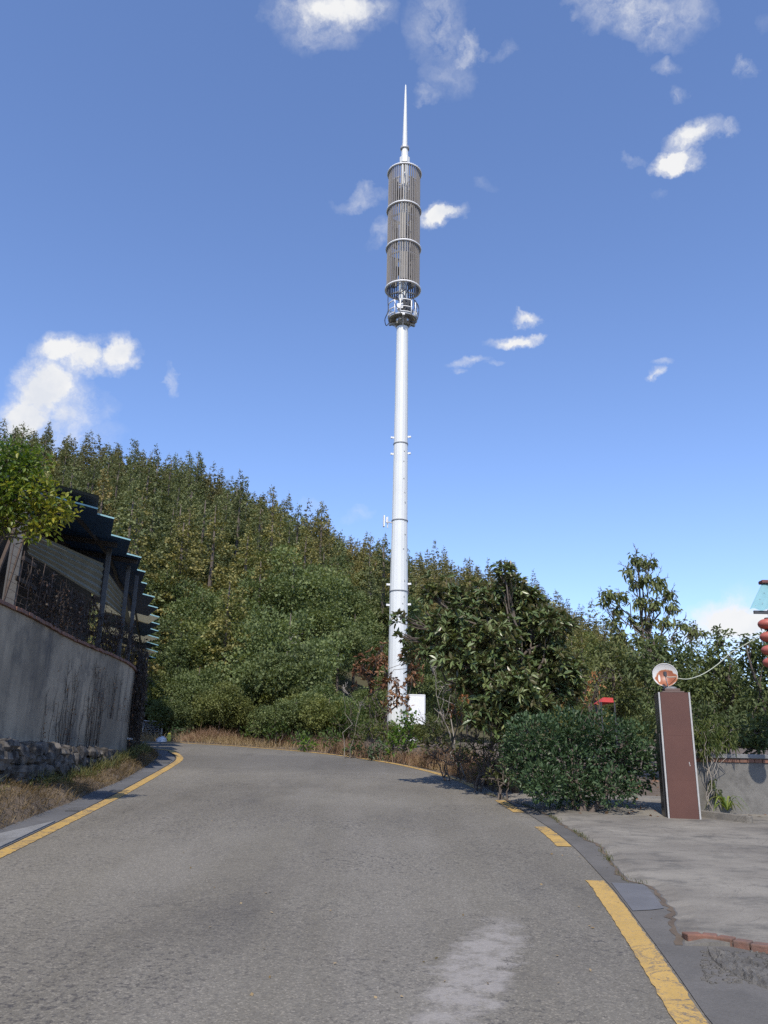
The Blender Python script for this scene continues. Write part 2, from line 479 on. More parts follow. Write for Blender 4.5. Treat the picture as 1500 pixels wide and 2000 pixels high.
LM['bright'] = leafmat("bright_leaves", [(.060, .12, .016), (.095, .17, .022), (.15, .22, .03)], trans=.35)
LM['feather'] = leafmat("feathery_leaves", [(.040, .070, .018), (.070, .110, .026), (.11, .14, .035)], trans=.3)
LM['straw'] = leafmat("dry_straw", [(.17, .115, .055), (.29, .205, .105), (.40, .30, .17)], trans=.2)
LM['verge'] = leafmat("verge_straw", [(.095, .066, .034), (.165, .118, .062), (.25, .185, .105)], trans=.15)  # browner straw, with the wall's shade put into its darker tone
LM['redstraw'] = leafmat("russet_straw", [(.15, .085, .05), (.24, .145, .09), (.32, .22, .14)], trans=.2)
LM['weed'] = leafmat("verge_weeds", [(.045, .060, .020), (.085, .095, .030), (.16, .14, .05)], trans=.25)
LM['strap'] = leafmat("strap_leaves", [(.06, .11, .02), (.10, .17, .03), (.26, .28, .07)], trans=.3)


# ------------------------------------------------------------------ foliage helpers
def rdir(n):
    return nrm(rng.normal(size=(n, 3)))


def leaves(mb, pos, d, L, W, fold=.18, droop=.12, simple=False, tint=None, upw=.8):
    """pos, d: (n,3); one leaf blade per row; two folded halves, or a single kite if simple"""
    n = len(pos); d = nrm(d)
    L = np.broadcast_to(np.asarray(L, float), (n,))[:, None]; W = np.broadcast_to(np.asarray(W, float), (n,))[:, None]
    ref = nrm(rng.normal(size=(n, 3)) + np.array([0, 0, upw * 2]))
    sd = nrm(np.cross(d, ref)); up = np.cross(sd, d)
    tint = rng.random(n) if tint is None else np.broadcast_to(tint, (n,))
    if simple:
        V = np.stack([pos, pos + d * L * .45 + sd * W * .5, pos + d * L, pos + d * L * .45 - sd * W * .5], 1)
        F = np.arange(n)[:, None] * 4 + np.arange(4)[None]
        mb.add(V.reshape(-1, 3), F, np.repeat(tint, 4)); return
    dz = np.array([0, 0, -1.0])
    V = np.stack([pos,
                  pos + d * L * .30 + sd * W * .46 + up * W * fold,
                  pos + d * L * .68 + sd * W * .40 + up * W * fold + dz * L * droop * .45,
                  pos + d * L + dz * L * droop,
                  pos + d * L * .68 - sd * W * .40 + up * W * fold + dz * L * droop * .45,
                  pos + d * L * .30 - sd * W * .46 + up * W * fold], 1)
    b = np.arange(n)[:, None] * 6
    F = np.concatenate([b + np.array([[0, 1, 2, 3]]), b + np.array([[0, 3, 4, 5]])])
    mb.add(V.reshape(-1, 3), F, np.repeat(tint, 6))


def blades(mb, base, h, lean, w, tint=None):
    """grass blades: two tapering quads each, bending over by lean (n,3)"""
    n = len(base); h = np.asarray(h)[:, None]
    a = rng.random(n) * 2 * PI; sd = np.stack([np.cos(a), np.sin(a), np.zeros(n)], 1) * (np.asarray(w) * .5)[:, None] if np.ndim(w) else np.stack([np.cos(a), np.sin(a), np.zeros(n)], 1) * w * .5
    up = np.array([0, 0, 1.0])
    m1 = base + up * h * .6 + lean * .35; tp = base + up * h * (.85) + lean
    V = np.stack([base - sd, base + sd, m1 + sd * .8, m1 - sd * .8, tp + sd * .15, tp - sd * .15], 1)
    b = np.arange(n)[:, None] * 6
    F = np.concatenate([b + np.array([[0, 1, 2, 3]]), b + np.array([[3, 2, 4, 5]])])
    tint = rng.random(n) if tint is None else tint
    mb.add(V.reshape(-1, 3), F, np.repeat(tint, 6))


def limb(mb, a, b, r0, r1, n=5, wob=.06, k=5, sag=0.0):
    a = np.asarray(a, float); b = np.asarray(b, float)
    t = np.linspace(0, 1, k)[:, None]; L = np.linalg.norm(b - a)
    P = a + (b - a) * t + rng.normal(size=(k, 3)) * wob * L * np.sin(t * PI) * .6
    P[:, 2] += (sag * L * np.sin(t * PI))[:, 0]
    mb.tube(P, np.linspace(r0, r1, k), n)
    return P


def to3d(clumps, depth):
    """clump rows (px, py, radius px, depth offset) of the photograph -> real centres and radii"""
    out = []
    for c in clumps:
        px, py, r = c[:3]; dy = c[3] if len(c) > 3 else rng.normal() * .25 * r * depth / FPX * 2
        p = at_y(px, py, depth + dy); out.append((p, r * np.dot(p - EYE, FWD) / FPX))
    return out


def plant(name, label, cat, depth, clumps, mat, L, W, dens, base=None, trunk=.04, group=None, whorl=0, bark='bark',
          shell=.55, upw=.8, outward=.6, upd=.35, droop=.12, twigs=5, simple=False, jit=.25, color=None, tintbias=None,
          twigr=.006, bare=0, lumpy=.18, stems=1, squash=.9):
    """one woody plant: trunk part with limbs to every clump and a crown part of separate leaves"""
    cl = to3d(clumps, depth)
    cen = np.mean([c for c, _ in cl], 0); low = min(c[2] - r for c, r in cl)
    if base is None: base = np.array([cen[0], cen[1], float(gz(cen[0], cen[1]))])
    elif len(base) == 2:
        b = at_y(base[0], base[1], depth); base = np.array([b[0], b[1], float(gz(b[0], b[1]))])
    root = thing(name, label, cat, base, group)
    wood = MB(); lf = MB()
    top = max(cl, key=lambda q: q[0][2])[0]
    for s_ in range(stems):
        b0 = base + (rng.normal(size=3) * np.array([.12, .12, 0]) * (s_ > 0))
        tp = top if s_ == 0 else cl[rng.integers(len(cl))][0]
        trunkP = limb(wood, b0 - np.array([0, 0, .1]), tp, trunk * (1 if s_ == 0 else .7), trunk * .22, 7, .07, 9)
    for c, r in cl:
        # limb from the trunk, starting lower than the clump
        k = np.argmin(np.abs(trunkP[:, 2] - (base[2] + (c[2] - base[2]) * rng.uniform(.45, .75))))
        limb(wood, trunkP[k], c, trunk * .42, trunk * .12, 5, .1, 6, sag=.05)
        for _ in range(twigs):
            e = c + rdir(1)[0] * r * rng.uniform(.6, 1.0)
            limb(wood, c + (trunkP[k] - c) * rng.uniform(0, .3), e, max(twigr * 1.6, trunk * .1), twigr * .6, 4, .08, 4)
        for _ in range(bare):
            dd = nrm(rdir(1)[0] + np.array([0, 0, .5]) + nrm(c - cen) * .8)
            e = c + dd * r * rng.uniform(1.0, 1.9)
            Q = limb(wood, c, e, twigr * 1.5, twigr * .5, 4, .12, 6)
            for q in (2, 3, 4):
                limb(wood, Q[q], Q[q] + nrm(dd + rdir(1)[0] * .9) * r * rng.uniform(.3, .6), twigr, twigr * .4, 4, .1, 4)
        n = max(3, int(3 * dens * r * r * rng.uniform(1 - jit, 1 + jit)))
        if dens == 0: continue
        d = rdir(n)
        # lumps: push parts of the surface in and out so the outline is uneven
        ax = rdir(5); lump = 1 + lumpy * np.cos(3.1 * (d @ ax.T) + np.arange(5)).sum(1) * .55
        rad = r * lump * (shell + (1 - shell) * rng.random(n)) if rng.random() > 0 else r
        inner = rng.random(n) < .28; rad = np.where(inner, rad * rng.random(n), rad)
        pos = c + d * rad[:, None] * np.array([1, 1, squash])
        ti = np.clip(rng.normal(.42, .22, n) + (rng.normal() * .12), 0, 1)
        if tintbias is not None: ti = np.clip(ti + tintbias(pos), 0, 1)
        if whorl:
            ax_ = nrm(d * outward + np.array([0, 0, upd]) + rdir(n) * .35)
            for kx in range(whorl):
                h = nrm(np.cross(ax_, rdir(n)))
                ld = nrm(ax_ * rng.uniform(.15, .75, (n, 1)) + h)
                l_ = L * rng.uniform(.7, 1.2, n)
                leaves(lf, pos + ld * L * .06, ld, l_, W * rng.uniform(.8, 1.2, n), droop=droop, tint=np.clip(ti + rng.normal(0, .16, n), 0, 1), upw=upw, simple=simple)
        else:
            ld = nrm(d * outward + rdir(n) * .8 + np.array([0, 0, upd]))
            leaves(lf, pos, ld, L * rng.uniform(.65, 1.25, n), W * rng.uniform(.75, 1.25, n), droop=droop, tint=ti, upw=upw, simple=simple)
    wood.build("trunk" if cat == 'tree' else "stem", MAT[bark], root, smooth=True)
    if lf.n:
        o = lf.build("crown" if cat == 'tree' else "foliage", mat, root)
        if color: o.color = (*color, 1)
    return root


# ------------------------------------------------------------------ ground, hill
def ridge_table():
    pts = [(-260, 800), (-100, 828), (60, 852), (130, 872), (200, 884), (270, 895), (340, 912), (440, 945), (540, 992), (620, 1042), (700, 1084), (760, 1092),
           (850, 1106), (920, 1122), (1000, 1140), (1080, 1185), (1150, 1222), (1210, 1262), (1300, 1340), (1420, 1400)]
    az, el = [], []
    for q in pts:
        d = ray(*q); az.append(math.atan2(d[0], d[1])); el.append(math.atan2(d[2], math.hypot(d[0], d[1])))
    return np.array(az), np.array(el)


RAZ, REL = ridge_table()


def ridge_r(az): return 150 + 55 * np.clip((az + .30) / .6, 0, 1)


def foot_r(az): return 37 + 38 * np.clip((az + .05) / .35, 0, 1)


def hill_z(x, y):
    r = np.hypot(x, y); az = np.arctan2(x, y)
    el = np.interp(az, RAZ, REL); R = ridge_r(az); f = foot_r(az)
    zr = 1.6 + R * np.tan(el) - 8.2
    t = (r - f) / (R - f)
    zf = gz(x, y) - .6
    tt = np.clip(t, 0, 1)
    z = zf + (np.maximum(zr, zf) - zf) * (tt ** 1.08)
    z = np.where(t > 1, np.maximum(zr - (r - R) * .35, -6), z)
    z = np.where(t < 0, zf + t * 6, z)
    z = z + (np.sin(x * .11 + 1) * np.cos(y * .09) * 1.5) * np.clip(t * 3, 0, 1) * np.clip((1.15 - t) * 4, 0, 1)
    return z


# the ground: one sheet out to the horizon
g = MB()
xs = np.concatenate([[-1500, -600, -200, -90], np.linspace(-45, 45, 61), [90, 200, 600, 1500]])
ys = np.concatenate([[-600, -150, -40], np.linspace(-12, 60, 61), [90, 200, 600, 1800]])
X, Y = np.meshgrid(xs, ys)
Z = gz(X, Y) - .03 + .0 * X
Z = np.where(Y < -40, SLOPE * -40, Z)
Z = np.where(Y > 60, gz(X, 60 + 0 * Y) - .03 - (Y - 60) * .02, Z)
g.grid(np.stack([X, Y, Z], -1))
kind(g.build("ground", MAT['soil'], smooth=True), 'structure')

h = MB()
azs = np.linspace(-.85, .62, 110); rr = np.concatenate([np.linspace(30, 225, 70), [260, 320, 420]])
A, R_ = np.meshgrid(azs, rr)
X, Y = R_ * np.sin(A), R_ * np.cos(A)
h.grid(np.stack([X, Y, hill_z(X, Y)], -1)[:, ::-1])
kind(h.build("hill", MAT['hillsoil'], smooth=True), 'structure')

# ------------------------------------------------------------------ road
LEFT = [ground(*q) for q in [(0, 1670), (60, 1641), (120, 1611), (180, 1581), (240, 1550), (290, 1522), (330, 1499), (350, 1485), (349, 1477), (338, 1470), (322, 1465)]]
d0 = LEFT[1] - LEFT[0]
LEFT = [LEFT[0] - d0 * 12, LEFT[0] - d0 * 6, LEFT[0] - d0 * 2] + LEFT + [LEFT[-1] + np.array([-2.2, 1.6, 1.6 * SLOPE]), LEFT[-1] + np.array([-6, 3.2, 3.2 * SLOPE]), LEFT[-1] + np.array([-14, 4.5, 4.5 * SLOPE])]
RIGHT = [ground(*q) for q in [(1372, 2030), (1340, 1985), (1290, 1905), (1240, 1830), (1190, 1758), (1160, 1720), (1082, 1636), (995, 1576), (935, 1541), (870, 1516), (780, 1494), (700, 1481), (620, 1471), (540, 1464), (450, 1457), (380, 1453), (330, 1450)]]
d1 = RIGHT[0] - RIGHT[2]
RIGHT = [RIGHT[0] + d1 * 12, RIGHT[0] + d1 * 5, RIGHT[0] + d1 * 2] + RIGHT + [RIGHT[-1] + np.array([-3, 1.0, .08]), RIGHT[-1] + np.array([-12, 2.5, .2])]
Lc, Rc = catmull(LEFT, 10), catmull(RIGHT, 10)


def resample(P, n):
    s_ = np.concatenate([[0], np.cumsum(np.linalg.norm(np.diff(P, axis=0), axis=1))]); u = np.linspace(0, s_[-1], n)
    return np.stack([np.interp(u, s_, P[:, k]) for k in range(3)], 1)


def offset(P, d):
    T = nrm(np.gradient(P[:, :2], axis=0)); N_ = np.stack([T[:, 1], -T[:, 0]], 1)   # to the right of travel
    Q = P.copy(); Q[:, :2] += N_ * (np.asarray(d)[:, None] if np.ndim(d) else d); Q[:, 2] = gz(Q[:, 0], Q[:, 1]); return Q


def lift(P, dz): Q = np.array(P, float).copy(); Q[..., 2] = gz(Q[..., 0], Q[..., 1]) + dz; return Q


def strip(P, w, dz, ragged=0.0):
    n = len(P); a = offset(P, -w / 2 + rng.normal(size=n) * ragged); b = offset(P, w / 2 + rng.normal(size=n) * ragged)
    return np.stack([lift(a, dz), lift(b, dz)], 1)


def cut(P, y0, y1): return P[(P[:, 1] >= y0) & (P[:, 1] <= y1)]


n = 140
La = resample(offset(Lc, -.10), n); Ra = resample(offset(Rc, .16), n)
u = np.linspace(0, 1, 13)[None, :, None]
RD = lift(La[:, None] * (1 - u) + Ra[:, None] * u, .004)
road = MB(); road.grid(RD)
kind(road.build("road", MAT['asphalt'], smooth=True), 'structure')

Lfine, Rfine = resample(Lc, 900), resample(Rc, 900)
mk = MB(); mk.grid(strip(cut(Lfine, 2, 60), .165, .010, .0035))
kind(mk.build("road_marking", MAT['paint']), 'structure')


def yof(px, py): return ground(px, py)[1]


for a, b in ((-6, yof(1160, 1720)), (yof(1108, 1655), yof(1052, 1616)), (yof(1015, 1588), yof(973, 1564)), (yof(935, 1541), 60)):
    seg = cut(Rfine, a, b)
    mk = MB(); mk.grid(strip(seg, .165, .010, .004))
    kind(mk.build("road_marking", MAT['paint']), 'structure')

# strip of mortar between the right hand line and the driveway, then the driveway slab with a broken edge
GRD = lambda L_: [ground(*q) for q in L_]
edge_px = [(948, 1552), (985, 1562), (1030, 1578), (1075, 1598), (1105, 1618), (1140, 1640), (1165, 1652), (1180, 1672), (1205, 1702), (1222, 1722), (1262, 1735), (1300, 1778), (1312, 1815), (1330, 1850)]
EP = resample(catmull(GRD(edge_px), 8), 120)
dv = MB()
rag = np.cumsum(rng.normal(size=120)) * .004; rag -= np.linspace(0, rag[-1], 120); rag += rng.normal(size=120) * .012
E0 = EP.copy(); E0[:, 0] += rag
far = lift(np.array([[EP[i][0] * (1 - w) + (14) * w, EP[i][1], 0] for i, w in zip(range(120), np.full(120, 1.0))]), 0)
# far side: behind the pillar and under the hedge
topx = GRD([(1010, 1556), (1090, 1566), (1200, 1578), (1300, 1592)])
rows = np.linspace(0, 1, 26)[None, :, None] ** 1.3
DV = E0[:, None] * (1 - rows) + far[:, None] * rows
DVl = lift(DV, .035); DVl[:, 0, 2] -= .03
EDG = lift(E0, -.01)
DVl = np.concatenate([EDG[:, None], DVl], 1)
last = DVl[-1:].copy(); last[..., 2] -= .06; last[..., 1] -= .004; DVl = np.concatenate([DVl, last], 0)
# pull rows beyond the front of the hedge back so the slab ends there
dv.grid(DVl[:, ::1])
# near part toward the camera
NP = np.array([[1.25 + 0, 0, 0]])
nearE = [EP[0], ]
kind(dv.build("driveway", MAT['drive']), 'structure')
# strip of mortar right of the line, and the apron nearer than the brick edging
dn = MB()
seg = resample(cut(Rfine, -4, yof(950, 1552)), 160)
near = offset(seg, .10); farx = near.copy(); farx[:, 0] = np.maximum(near[:, 0] + 1.0, 9)
rw = np.linspace(0, 1, 24)[None, :, None] ** 1.5
DN = lift(near[:, None] * (1 - rw) + farx[:, None] * rw, .011)
dn.grid(DN)
kind(dn.build("pavement", MAT['edge']), 'structure')

# soil-filled crack and weeds along the broken driveway edge
ck = MB(); E1 = E0.copy(); wk = np.clip(.018 + rng.normal(size=120) * .014, .003, .06)
EL = E1.copy(); EL[:, 0] -= wk; ck.grid(np.stack([lift(EL, .0135), lift(E1 + [.02, 0, 0], .0135)], 1))
kind(ck.build("crack", MAT['soil']), 'structure')
cw = MB(); ii = rng.integers(0, 95, 900); ii = ii[np.sin(ii * .35) + rng.normal(size=900) * .6 > .2]; nn = len(ii)
qq = lift(E1[ii] + rng.normal(size=(nn, 3)) * [.02, .03, 0], .012); blades(cw, qq, rng.uniform(.015, .06, nn), rng.normal(0, .02, (nn, 3)) * [1, 1, .2], .006)
kind(cw.build("crack_weeds", LM['weed']), 'stuff')
pt = MB()
pp = GRD([(1194, 1727), (1225, 1729), (1258, 1731), (1278, 1752), (1297, 1778), (1272, 1781), (1236, 1783), (1214, 1754)])
pp = lift(np.array(pp), .016)
pt.v.append(pp); pt.t.append(np.full(8, .5)); pt.n += 8; pt.ng.append((list(range(8)), 0))
o = pt.build("asphalt_patch", MAT['patch']); kind(o, 'structure')

# ------------------------------------------------------------------ gutter on the left
gt = MB()
Lg = cut(Lfine, 1, 45)
verge_px = [(0, 1622), (44, 1604), (101, 1582), (141, 1567), (183, 1547), (229, 1529), (264, 1510), (294, 1490), (306, 1473)]
VP = GRD(verge_px); dvp = VP[1] - VP[0]
VP = [VP[0] - dvp * 14, VP[0] - dvp * 4] + VP + [VP[-1] + np.array([-1.2, 1.8, .15]), VP[-1] + np.array([-5, 4.0, .3]), VP[-1] + np.array([-12, 5.0, .4])]
VB = resample(catmull(VP, 10), 260)
Lo = resample(offset(Lg, -.12), 260); VBm = resample(VB, 260)
prof = np.linspace(0, 1, 7)
GG = Lo[:, None] * (1 - prof[None, :, None]) + (VBm[:, None]) * prof[None, :, None]
GG = lift(GG, .002); GG[:, -1, 2] += .01
gt.grid(GG)
kind(gt.build("gutter", MAT['gutter']), 'structure')


def gut(t, w):
    """a point of the gutter: t along (0..1 in rows), w across"""
    i = int(t); return GG[i, 0] * (1 - w) + GG[i, -1] * w


# pale ribbed slab, grates over the drain
def grate(px, py, label, long_=.55, wide=.30, mat='darksteel', bars=7):
    c = ground(px, py); i = np.argmin(np.abs(Lfine[:, 1] - c[1])); T = nrm(Lfine[min(i + 4, 899)] - Lfine[i])
    rz = math.atan2(T[1], T[0]); tl = math.atan(SLOPE) * T[1]
    cs, sn = math.cos(tl), math.sin(tl); tilt = np.array([[cs, 0, -sn], [0, 1, 0], [sn, 0, cs]])
    r = thing("drain_grate", label, "drain grate", (c[0], c[1], c[2] + .006), "grates over the roadside gutter")
    f = MB()
    f.box(c + [0, 0, .004], (long_, wide, .012), rz, tilt=tilt)
    f.build("drain_hole", MAT['darksteel'] if mat == 'darksteel' else MAT['gutter'], r)
    b = MB()
    for k in range(bars):
        s_ = (k - (bars - 1) / 2) / bars * long_
        q = c + np.array([math.cos(rz) * s_, math.sin(rz) * s_, 0]) * 1.0; q[2] = float(gz(q[0], q[1])) + .012
        b.box(q, (long_ / bars * .45, wide, .016), rz, tilt=tilt)
    b.build("grate", MAT['steel'] if mat != 'darksteel' else MAT['gutter'], r)


grate(150, 1582, "dark slotted grate nearest the pale ribbed slab in the gutter", .36, .22, bars=3)
grate(228, 1545, "small dark slotted grate midway along the grey gutter", .36, .18, bars=3)
grate(318, 1488, "long barred grate across the gutter at the bend of the yellow line", .9, .36, bars=9)
gs = MB()
for k in range(3):
    a = ground(-70 + k * 52, 1683 - k * 24); b = ground(10 + k * 52 + 6, 1646 - k * 24)
sl = thing("gutter_slab", "pale grey ribbed concrete slab covering the gutter at the left edge", "slab", lift(ground(40, 1625), 0))
gs = MB()
yA, yB = yof(-120, 1700), yof(92, 1602)
seg = cut(Lfine, yA, yB); seg = resample(seg, 26)
i0 = [np.argmin(np.abs(Lo[:, 1] - q[1])) for q in seg]
for j in range(0, 25):
    a0, a1 = GG[i0[j], 0] * .7 + GG[i0[j], 1] * .3, GG[i0[j], 5]; b0, b1 = GG[i0[j + 1], 0] * .7 + GG[i0[j + 1], 1] * .3, GG[i0[j + 1], 5]
    f_ = .90
    c0, c1 = a0 + (b0 - a0) * f_, a1 + (b1 - a1) * f_
    up = np.array([0, 0, .016])
    gs.hexa([a0, a1, c1, c0][::-1], [a0 + up, a1 + up, c1 + up, c0 + up][::-1])
gs.build("ribbed_cover", MAT['slab'], sl)

# ------------------------------------------------------------------ verge, stone wall, retaining wall
ZT, ZB = 4.05, 1.9
cop = [at_z(*q, ZT) for q in [(0, 1167), (67, 1199), (140, 1240), (187, 1261), (233, 1280), (262, 1300)]]
dc = cop[1] - cop[0]
cop = [cop[0] - dc * 9, cop[0] - dc * 4, cop[0] - dc * 1.5] + cop + [cop[-1] + np.array([-.55, 1.6, 0]), cop[-1] + np.array([-2.4, 3.4, 0]), cop[-1] + np.array([-6, 5.0, 0]), cop[-1] + np.array([-12, 6, 0])]
WC = resample(catmull(cop, 10), 240)
WC[:, 2] = ZT
# smooth the plan
for _ in range(12):
    WC[1:-1, :2] = (WC[:-2, :2] + 2 * WC[1:-1, :2] + WC[2:, :2]) / 4


def woff(d, z, W=WC):
    T = nrm(np.gradient(W[:, :2], axis=0)); N_ = np.stack([T[:, 1], -T[:, 0]], 1)
    Q = W.copy(); Q[:, :2] += N_ * d; Q[:, 2] = z; return Q


rw_ = thing("retaining_wall", "tall curved grey cement retaining wall with black rain stains along the road", "wall", (WC[120][0], WC[120][1], ZB))
b = MB()
zz = np.linspace(ZB - .6, ZT - .1, 12)
b.grid(np.stack([woff(0 + .03 * (z < ZB + .05), z) for z in zz], 1)[:, ::-1])
b.grid(np.stack([woff(0, ZT - .1), woff(-.24, ZT - .1)], 1)[:, ::-1])
b.grid(np.stack([woff(-.24, z) for z in zz], 1))
b.build("wall_face", MAT['render'], rw_)
b = MB()
S = resample(WC, 210)
T = nrm(np.gradient(S[:, :2], axis=0))
for i in range(209):
    c = (S[i] + S[i + 1]) / 2; L_ = np.linalg.norm(S[i + 1] - S[i])
    N_ = np.array([T[i][1], -T[i][0], 0])
    b.box(c - N_ * .10 + [0, 0, -.065 + rng.normal() * .004], (L_ * .94, .30 + rng.normal() * .012, .062), math.atan2(T[i][1], T[i][0]))
b.build("brick_coping", MAT['brick'], rw_, bevel=.006)
b = MB()
for i in range(60, 200):
    c = (WC[i] + WC[i + 1]) / 2; t2 = nrm((WC[i + 1] - WC[i])[:2]); N_ = np.array([t2[1], -t2[0], 0]); L_ = np.linalg.norm(WC[i + 1] - WC[i])
    for k in range(2):
        if rng.random() < .25: continue
        b.box(np.array([c[0], c[1], ZB + .0 - k * .075]) + N_ * .05, (L_ * .9, .10 + rng.normal() * .012, .062), math.atan2(t2[1], t2[0]))
b.build("brick_plinth", MAT['brick'], rw_, bevel=.005)


def wall_at(px, z):
    """point of the wall face seen at column px"""
    R3 = np.stack([WC[:, 0], WC[:, 1], np.full(len(WC), z)], 1) - EYE
    w = R3 @ FWD; x = np.where(w > 3, 750 + FPX * (R3 @ RGT) / np.maximum(w, .1), -1e6)
    hi = int(np.argmax(x)); i = int(np.argmin(np.abs(x[:hi + 1] - px))); t2 = nrm((WC[min(i + 1, len(WC) - 1)] - WC[i])[:2]); return np.array([WC[i][0], WC[i][1], z]), np.array([t2[1], -t2[0], 0.0]), np.array([t2[0], t2[1], 0.0])


for (px, py) in ((217, 1466), (257, 1443)):
    c, N_, T_ = wall_at(px, 2.0); c = at_y(px, py, c[1] - .25)
    b = MB(); b.beam(c - T_ * .12 - N_ * .1, c + T_ * .28, .07, .045)
    b.build("drain_spout", MAT['white2'], rw_, bevel=.006)

# ledge and rubble wall under it
led = MB()
led.grid(np.stack([woff(.0, ZB - .02), woff(.22, ZB + .0), woff(.40, ZB - .06)], 1)[:, ::-1])
kind(led.build("terrace_ledge", MAT['soil'], smooth=True), 'structure')
stw = thing("stone_wall", "low rough rubble stone wall under the stained retaining wall", "wall", (*WC[70][:2], 1.2))
sm = MB()
iEnd = [i for i in range(len(WC)) if WC[i][1] < wall_at(195, 2)[0][1]][-1]
SF = woff(.44, 1.5)
cum = np.concatenate([[0], np.cumsum(np.linalg.norm(np.diff(SF, axis=0), axis=1))])


def blob(mb, c, r3, N_, T_, seed):
    """an angular quarried stone"""
    k = np.random.default_rng(seed); n_, m_ = 7, 5
    V = []
    for j in range(m_):
        ph = (j / (m_ - 1) - .5) * PI
        for i in range(n_):
            th = i / n_ * 2 * PI
            q = np.array([math.cos(ph) * math.cos(th), math.cos(ph) * math.sin(th), math.sin(ph)])
            q = np.sign(q) * np.abs(q) ** .62
            q = q * (1 + k.normal() * .13)
            V.append(c + T_ * q[0] * r3[0] + N_ * q[1] * r3[1] + np.array([0, 0, 1]) * q[2] * r3[2])
    F = [[j * n_ + i, j * n_ + (i + 1) % n_, (j + 1) * n_ + (i + 1) % n_, (j + 1) * n_ + i] for j in range(m_ - 1) for i in range(n_)]
    mb.add(V, F, tint=k.random())


sd_ = 0
for row in range(6):
    s_ = cum[20] + rng.random() * .2
    while s_ < cum[iEnd]:
        w = rng.uniform(.14, .40)
        p = np.array([np.interp(s_, cum, SF[:, 0]), np.interp(s_, cum, SF[:, 1]), 0])
        i = min(np.searchsorted(cum, s_), len(SF) - 2); t2 = nrm((SF[i + 1] - SF[i])[:2]); T_ = np.array([*t2, 0]); N_ = np.array([t2[1], -t2[0], 0])
        z = ZB - .09 - row * .15 + rng.normal() * .035
        if z > float(gz(p[0], p[1])) + .12:
            p[2] = z; blob(sm, p + N_ * rng.normal() * .025, (w * .56, .14, rng.uniform(.085, .12)), N_, T_, sd_); sd_ += 1
        s_ += w
sm.build("rubble", MAT['stone'], stw)
bk = MB(); bk.grid(np.stack([woff(.40, ZB - .05)[:iEnd], woff(.40, .4)[:iEnd]], 1)); bk.build("mortar_backing", MAT['soil'], stw)

# the grassy bank between gutter and wall
vg = MB()
VG = resample(VB, 200); INN = resample(woff(.40, 0)[40:], 200)
# match each verge point to the nearest wall point so the rows stay square to the wall
rowsV = []
for p in VG:
    j = np.argmin(np.linalg.norm(INN[:, :2] - p[:2], axis=1)); rowsV.append(INN[j])
INM = np.array(rowsV); k_ = np.linspace(0, 1, 12)
VS = VG[:, None] * (1 - k_[None, :, None]) + INM[:, None] * k_[None, :, None]
base_z = gz(VS[..., 0], VS[..., 1])
endz = np.clip(1.30 + .0 * VG[:, 1], base_z[:, -1] + .1, None)
far_up = np.clip((VG[:, 1] - 15) / 5, 0, 1); endz = np.maximum(endz, 1.30 + far_up * .55)
bulge = np.minimum(1, (k_ * 2.6)) ** .8
VS[..., 2] = base_z * (1 - 0) + (endz[:, None] - base_z) * bulge[None] ** 1.0 * (.55 + .45 * k_[None])
VS[..., 2] += .05 * np.sin(VS[..., 1] * 4.1 + VS[..., 0] * 2) * np.sin(k_ * PI)[None] + rng.normal(size=VS.shape[:2]) * .018
VS[:, 0, 2] = gz(VS[:, 0, 0], VS[:, 0, 1]) - .02
vg.grid(VS[:, ::-1])
kind(vg.build("verge", MAT['soil'], smooth=True), 'structure')


def surf_pts(G_, n_, bias=None):
    a, b_ = G_.shape[:2]
    i = rng.random(n_) * (a - 1.001); j = rng.random(n_) * (b_ - 1.001) if bias is None else bias(rng.random(n_)) * (b_ - 1.001)
    i0, j0 = i.astype(int), j.astype(int); fi, fj = (i - i0)[:, None], (j - j0)[:, None]
    return (G_[i0, j0] * (1 - fi) * (1 - fj) + G_[i0 + 1, j0] * fi * (1 - fj) + G_[i0, j0 + 1] * (1 - fi) * fj + G_[i0 + 1, j0 + 1] * fi * fj)


gv = MB()
vis = VS[(VS[:, 0, 1] > 7.5) & (VS[:, 0, 1] < 28)]
bp = surf_pts(vis, 21000)
clump = np.sin(bp[:, 0] * 5.1) * np.cos(bp[:, 1] * 3.7) + rng.normal(size=len(bp)) * .5
bp = bp[clump > -.8]
n_ = len(bp)
ln = np.stack([rng.normal(.10, .09, n_), rng.normal(-.05, .10, n_), rng.normal(-.06, .03, n_)], 1)
blades(gv, bp - [0, 0, .01], rng.uniform(.05, .20, n_), ln, .008, tint=np.clip(.45 + .25 * np.sin(bp[:, 1] * 3 + bp[:, 0] * 4) + rng.normal(size=n_) * .2, 0, 1))
kind(gv.build("dry_grass", LM['verge']), 'stuff')
gw = MB()
bp = surf_pts(vis, 5200, bias=lambda u_: .45 + .55 * u_)
bp = bp[(np.sin(bp[:, 1] * 1.9) + rng.normal(size=len(bp)) * .5 > .1) | (bp[:, 1] > 15)]
n_ = len(bp)
blades(gw, bp, rng.uniform(.10, .30, n_), rng.normal(0, .10, (n_, 3)) * [1, 1, .3], .010)
lp = bp[rng.random(n_) < .5] + [0, 0, .06]
leaves(gw, lp, rdir(len(lp)) + [0, 0, .4], .06, .03, simple=True)
kind(gw.build("verge_weeds", LM['weed']), 'stuff')

# terrace behind the retaining wall
tr_ = MB()
tr_.grid(np.stack([woff(-.22, ZT - .25), woff(-4.0, ZT - .2), woff(-12, ZT - .2)], 1)[:, ::-1][:200])
kind(tr_.build("terrace", MAT['soil']), 'structure')

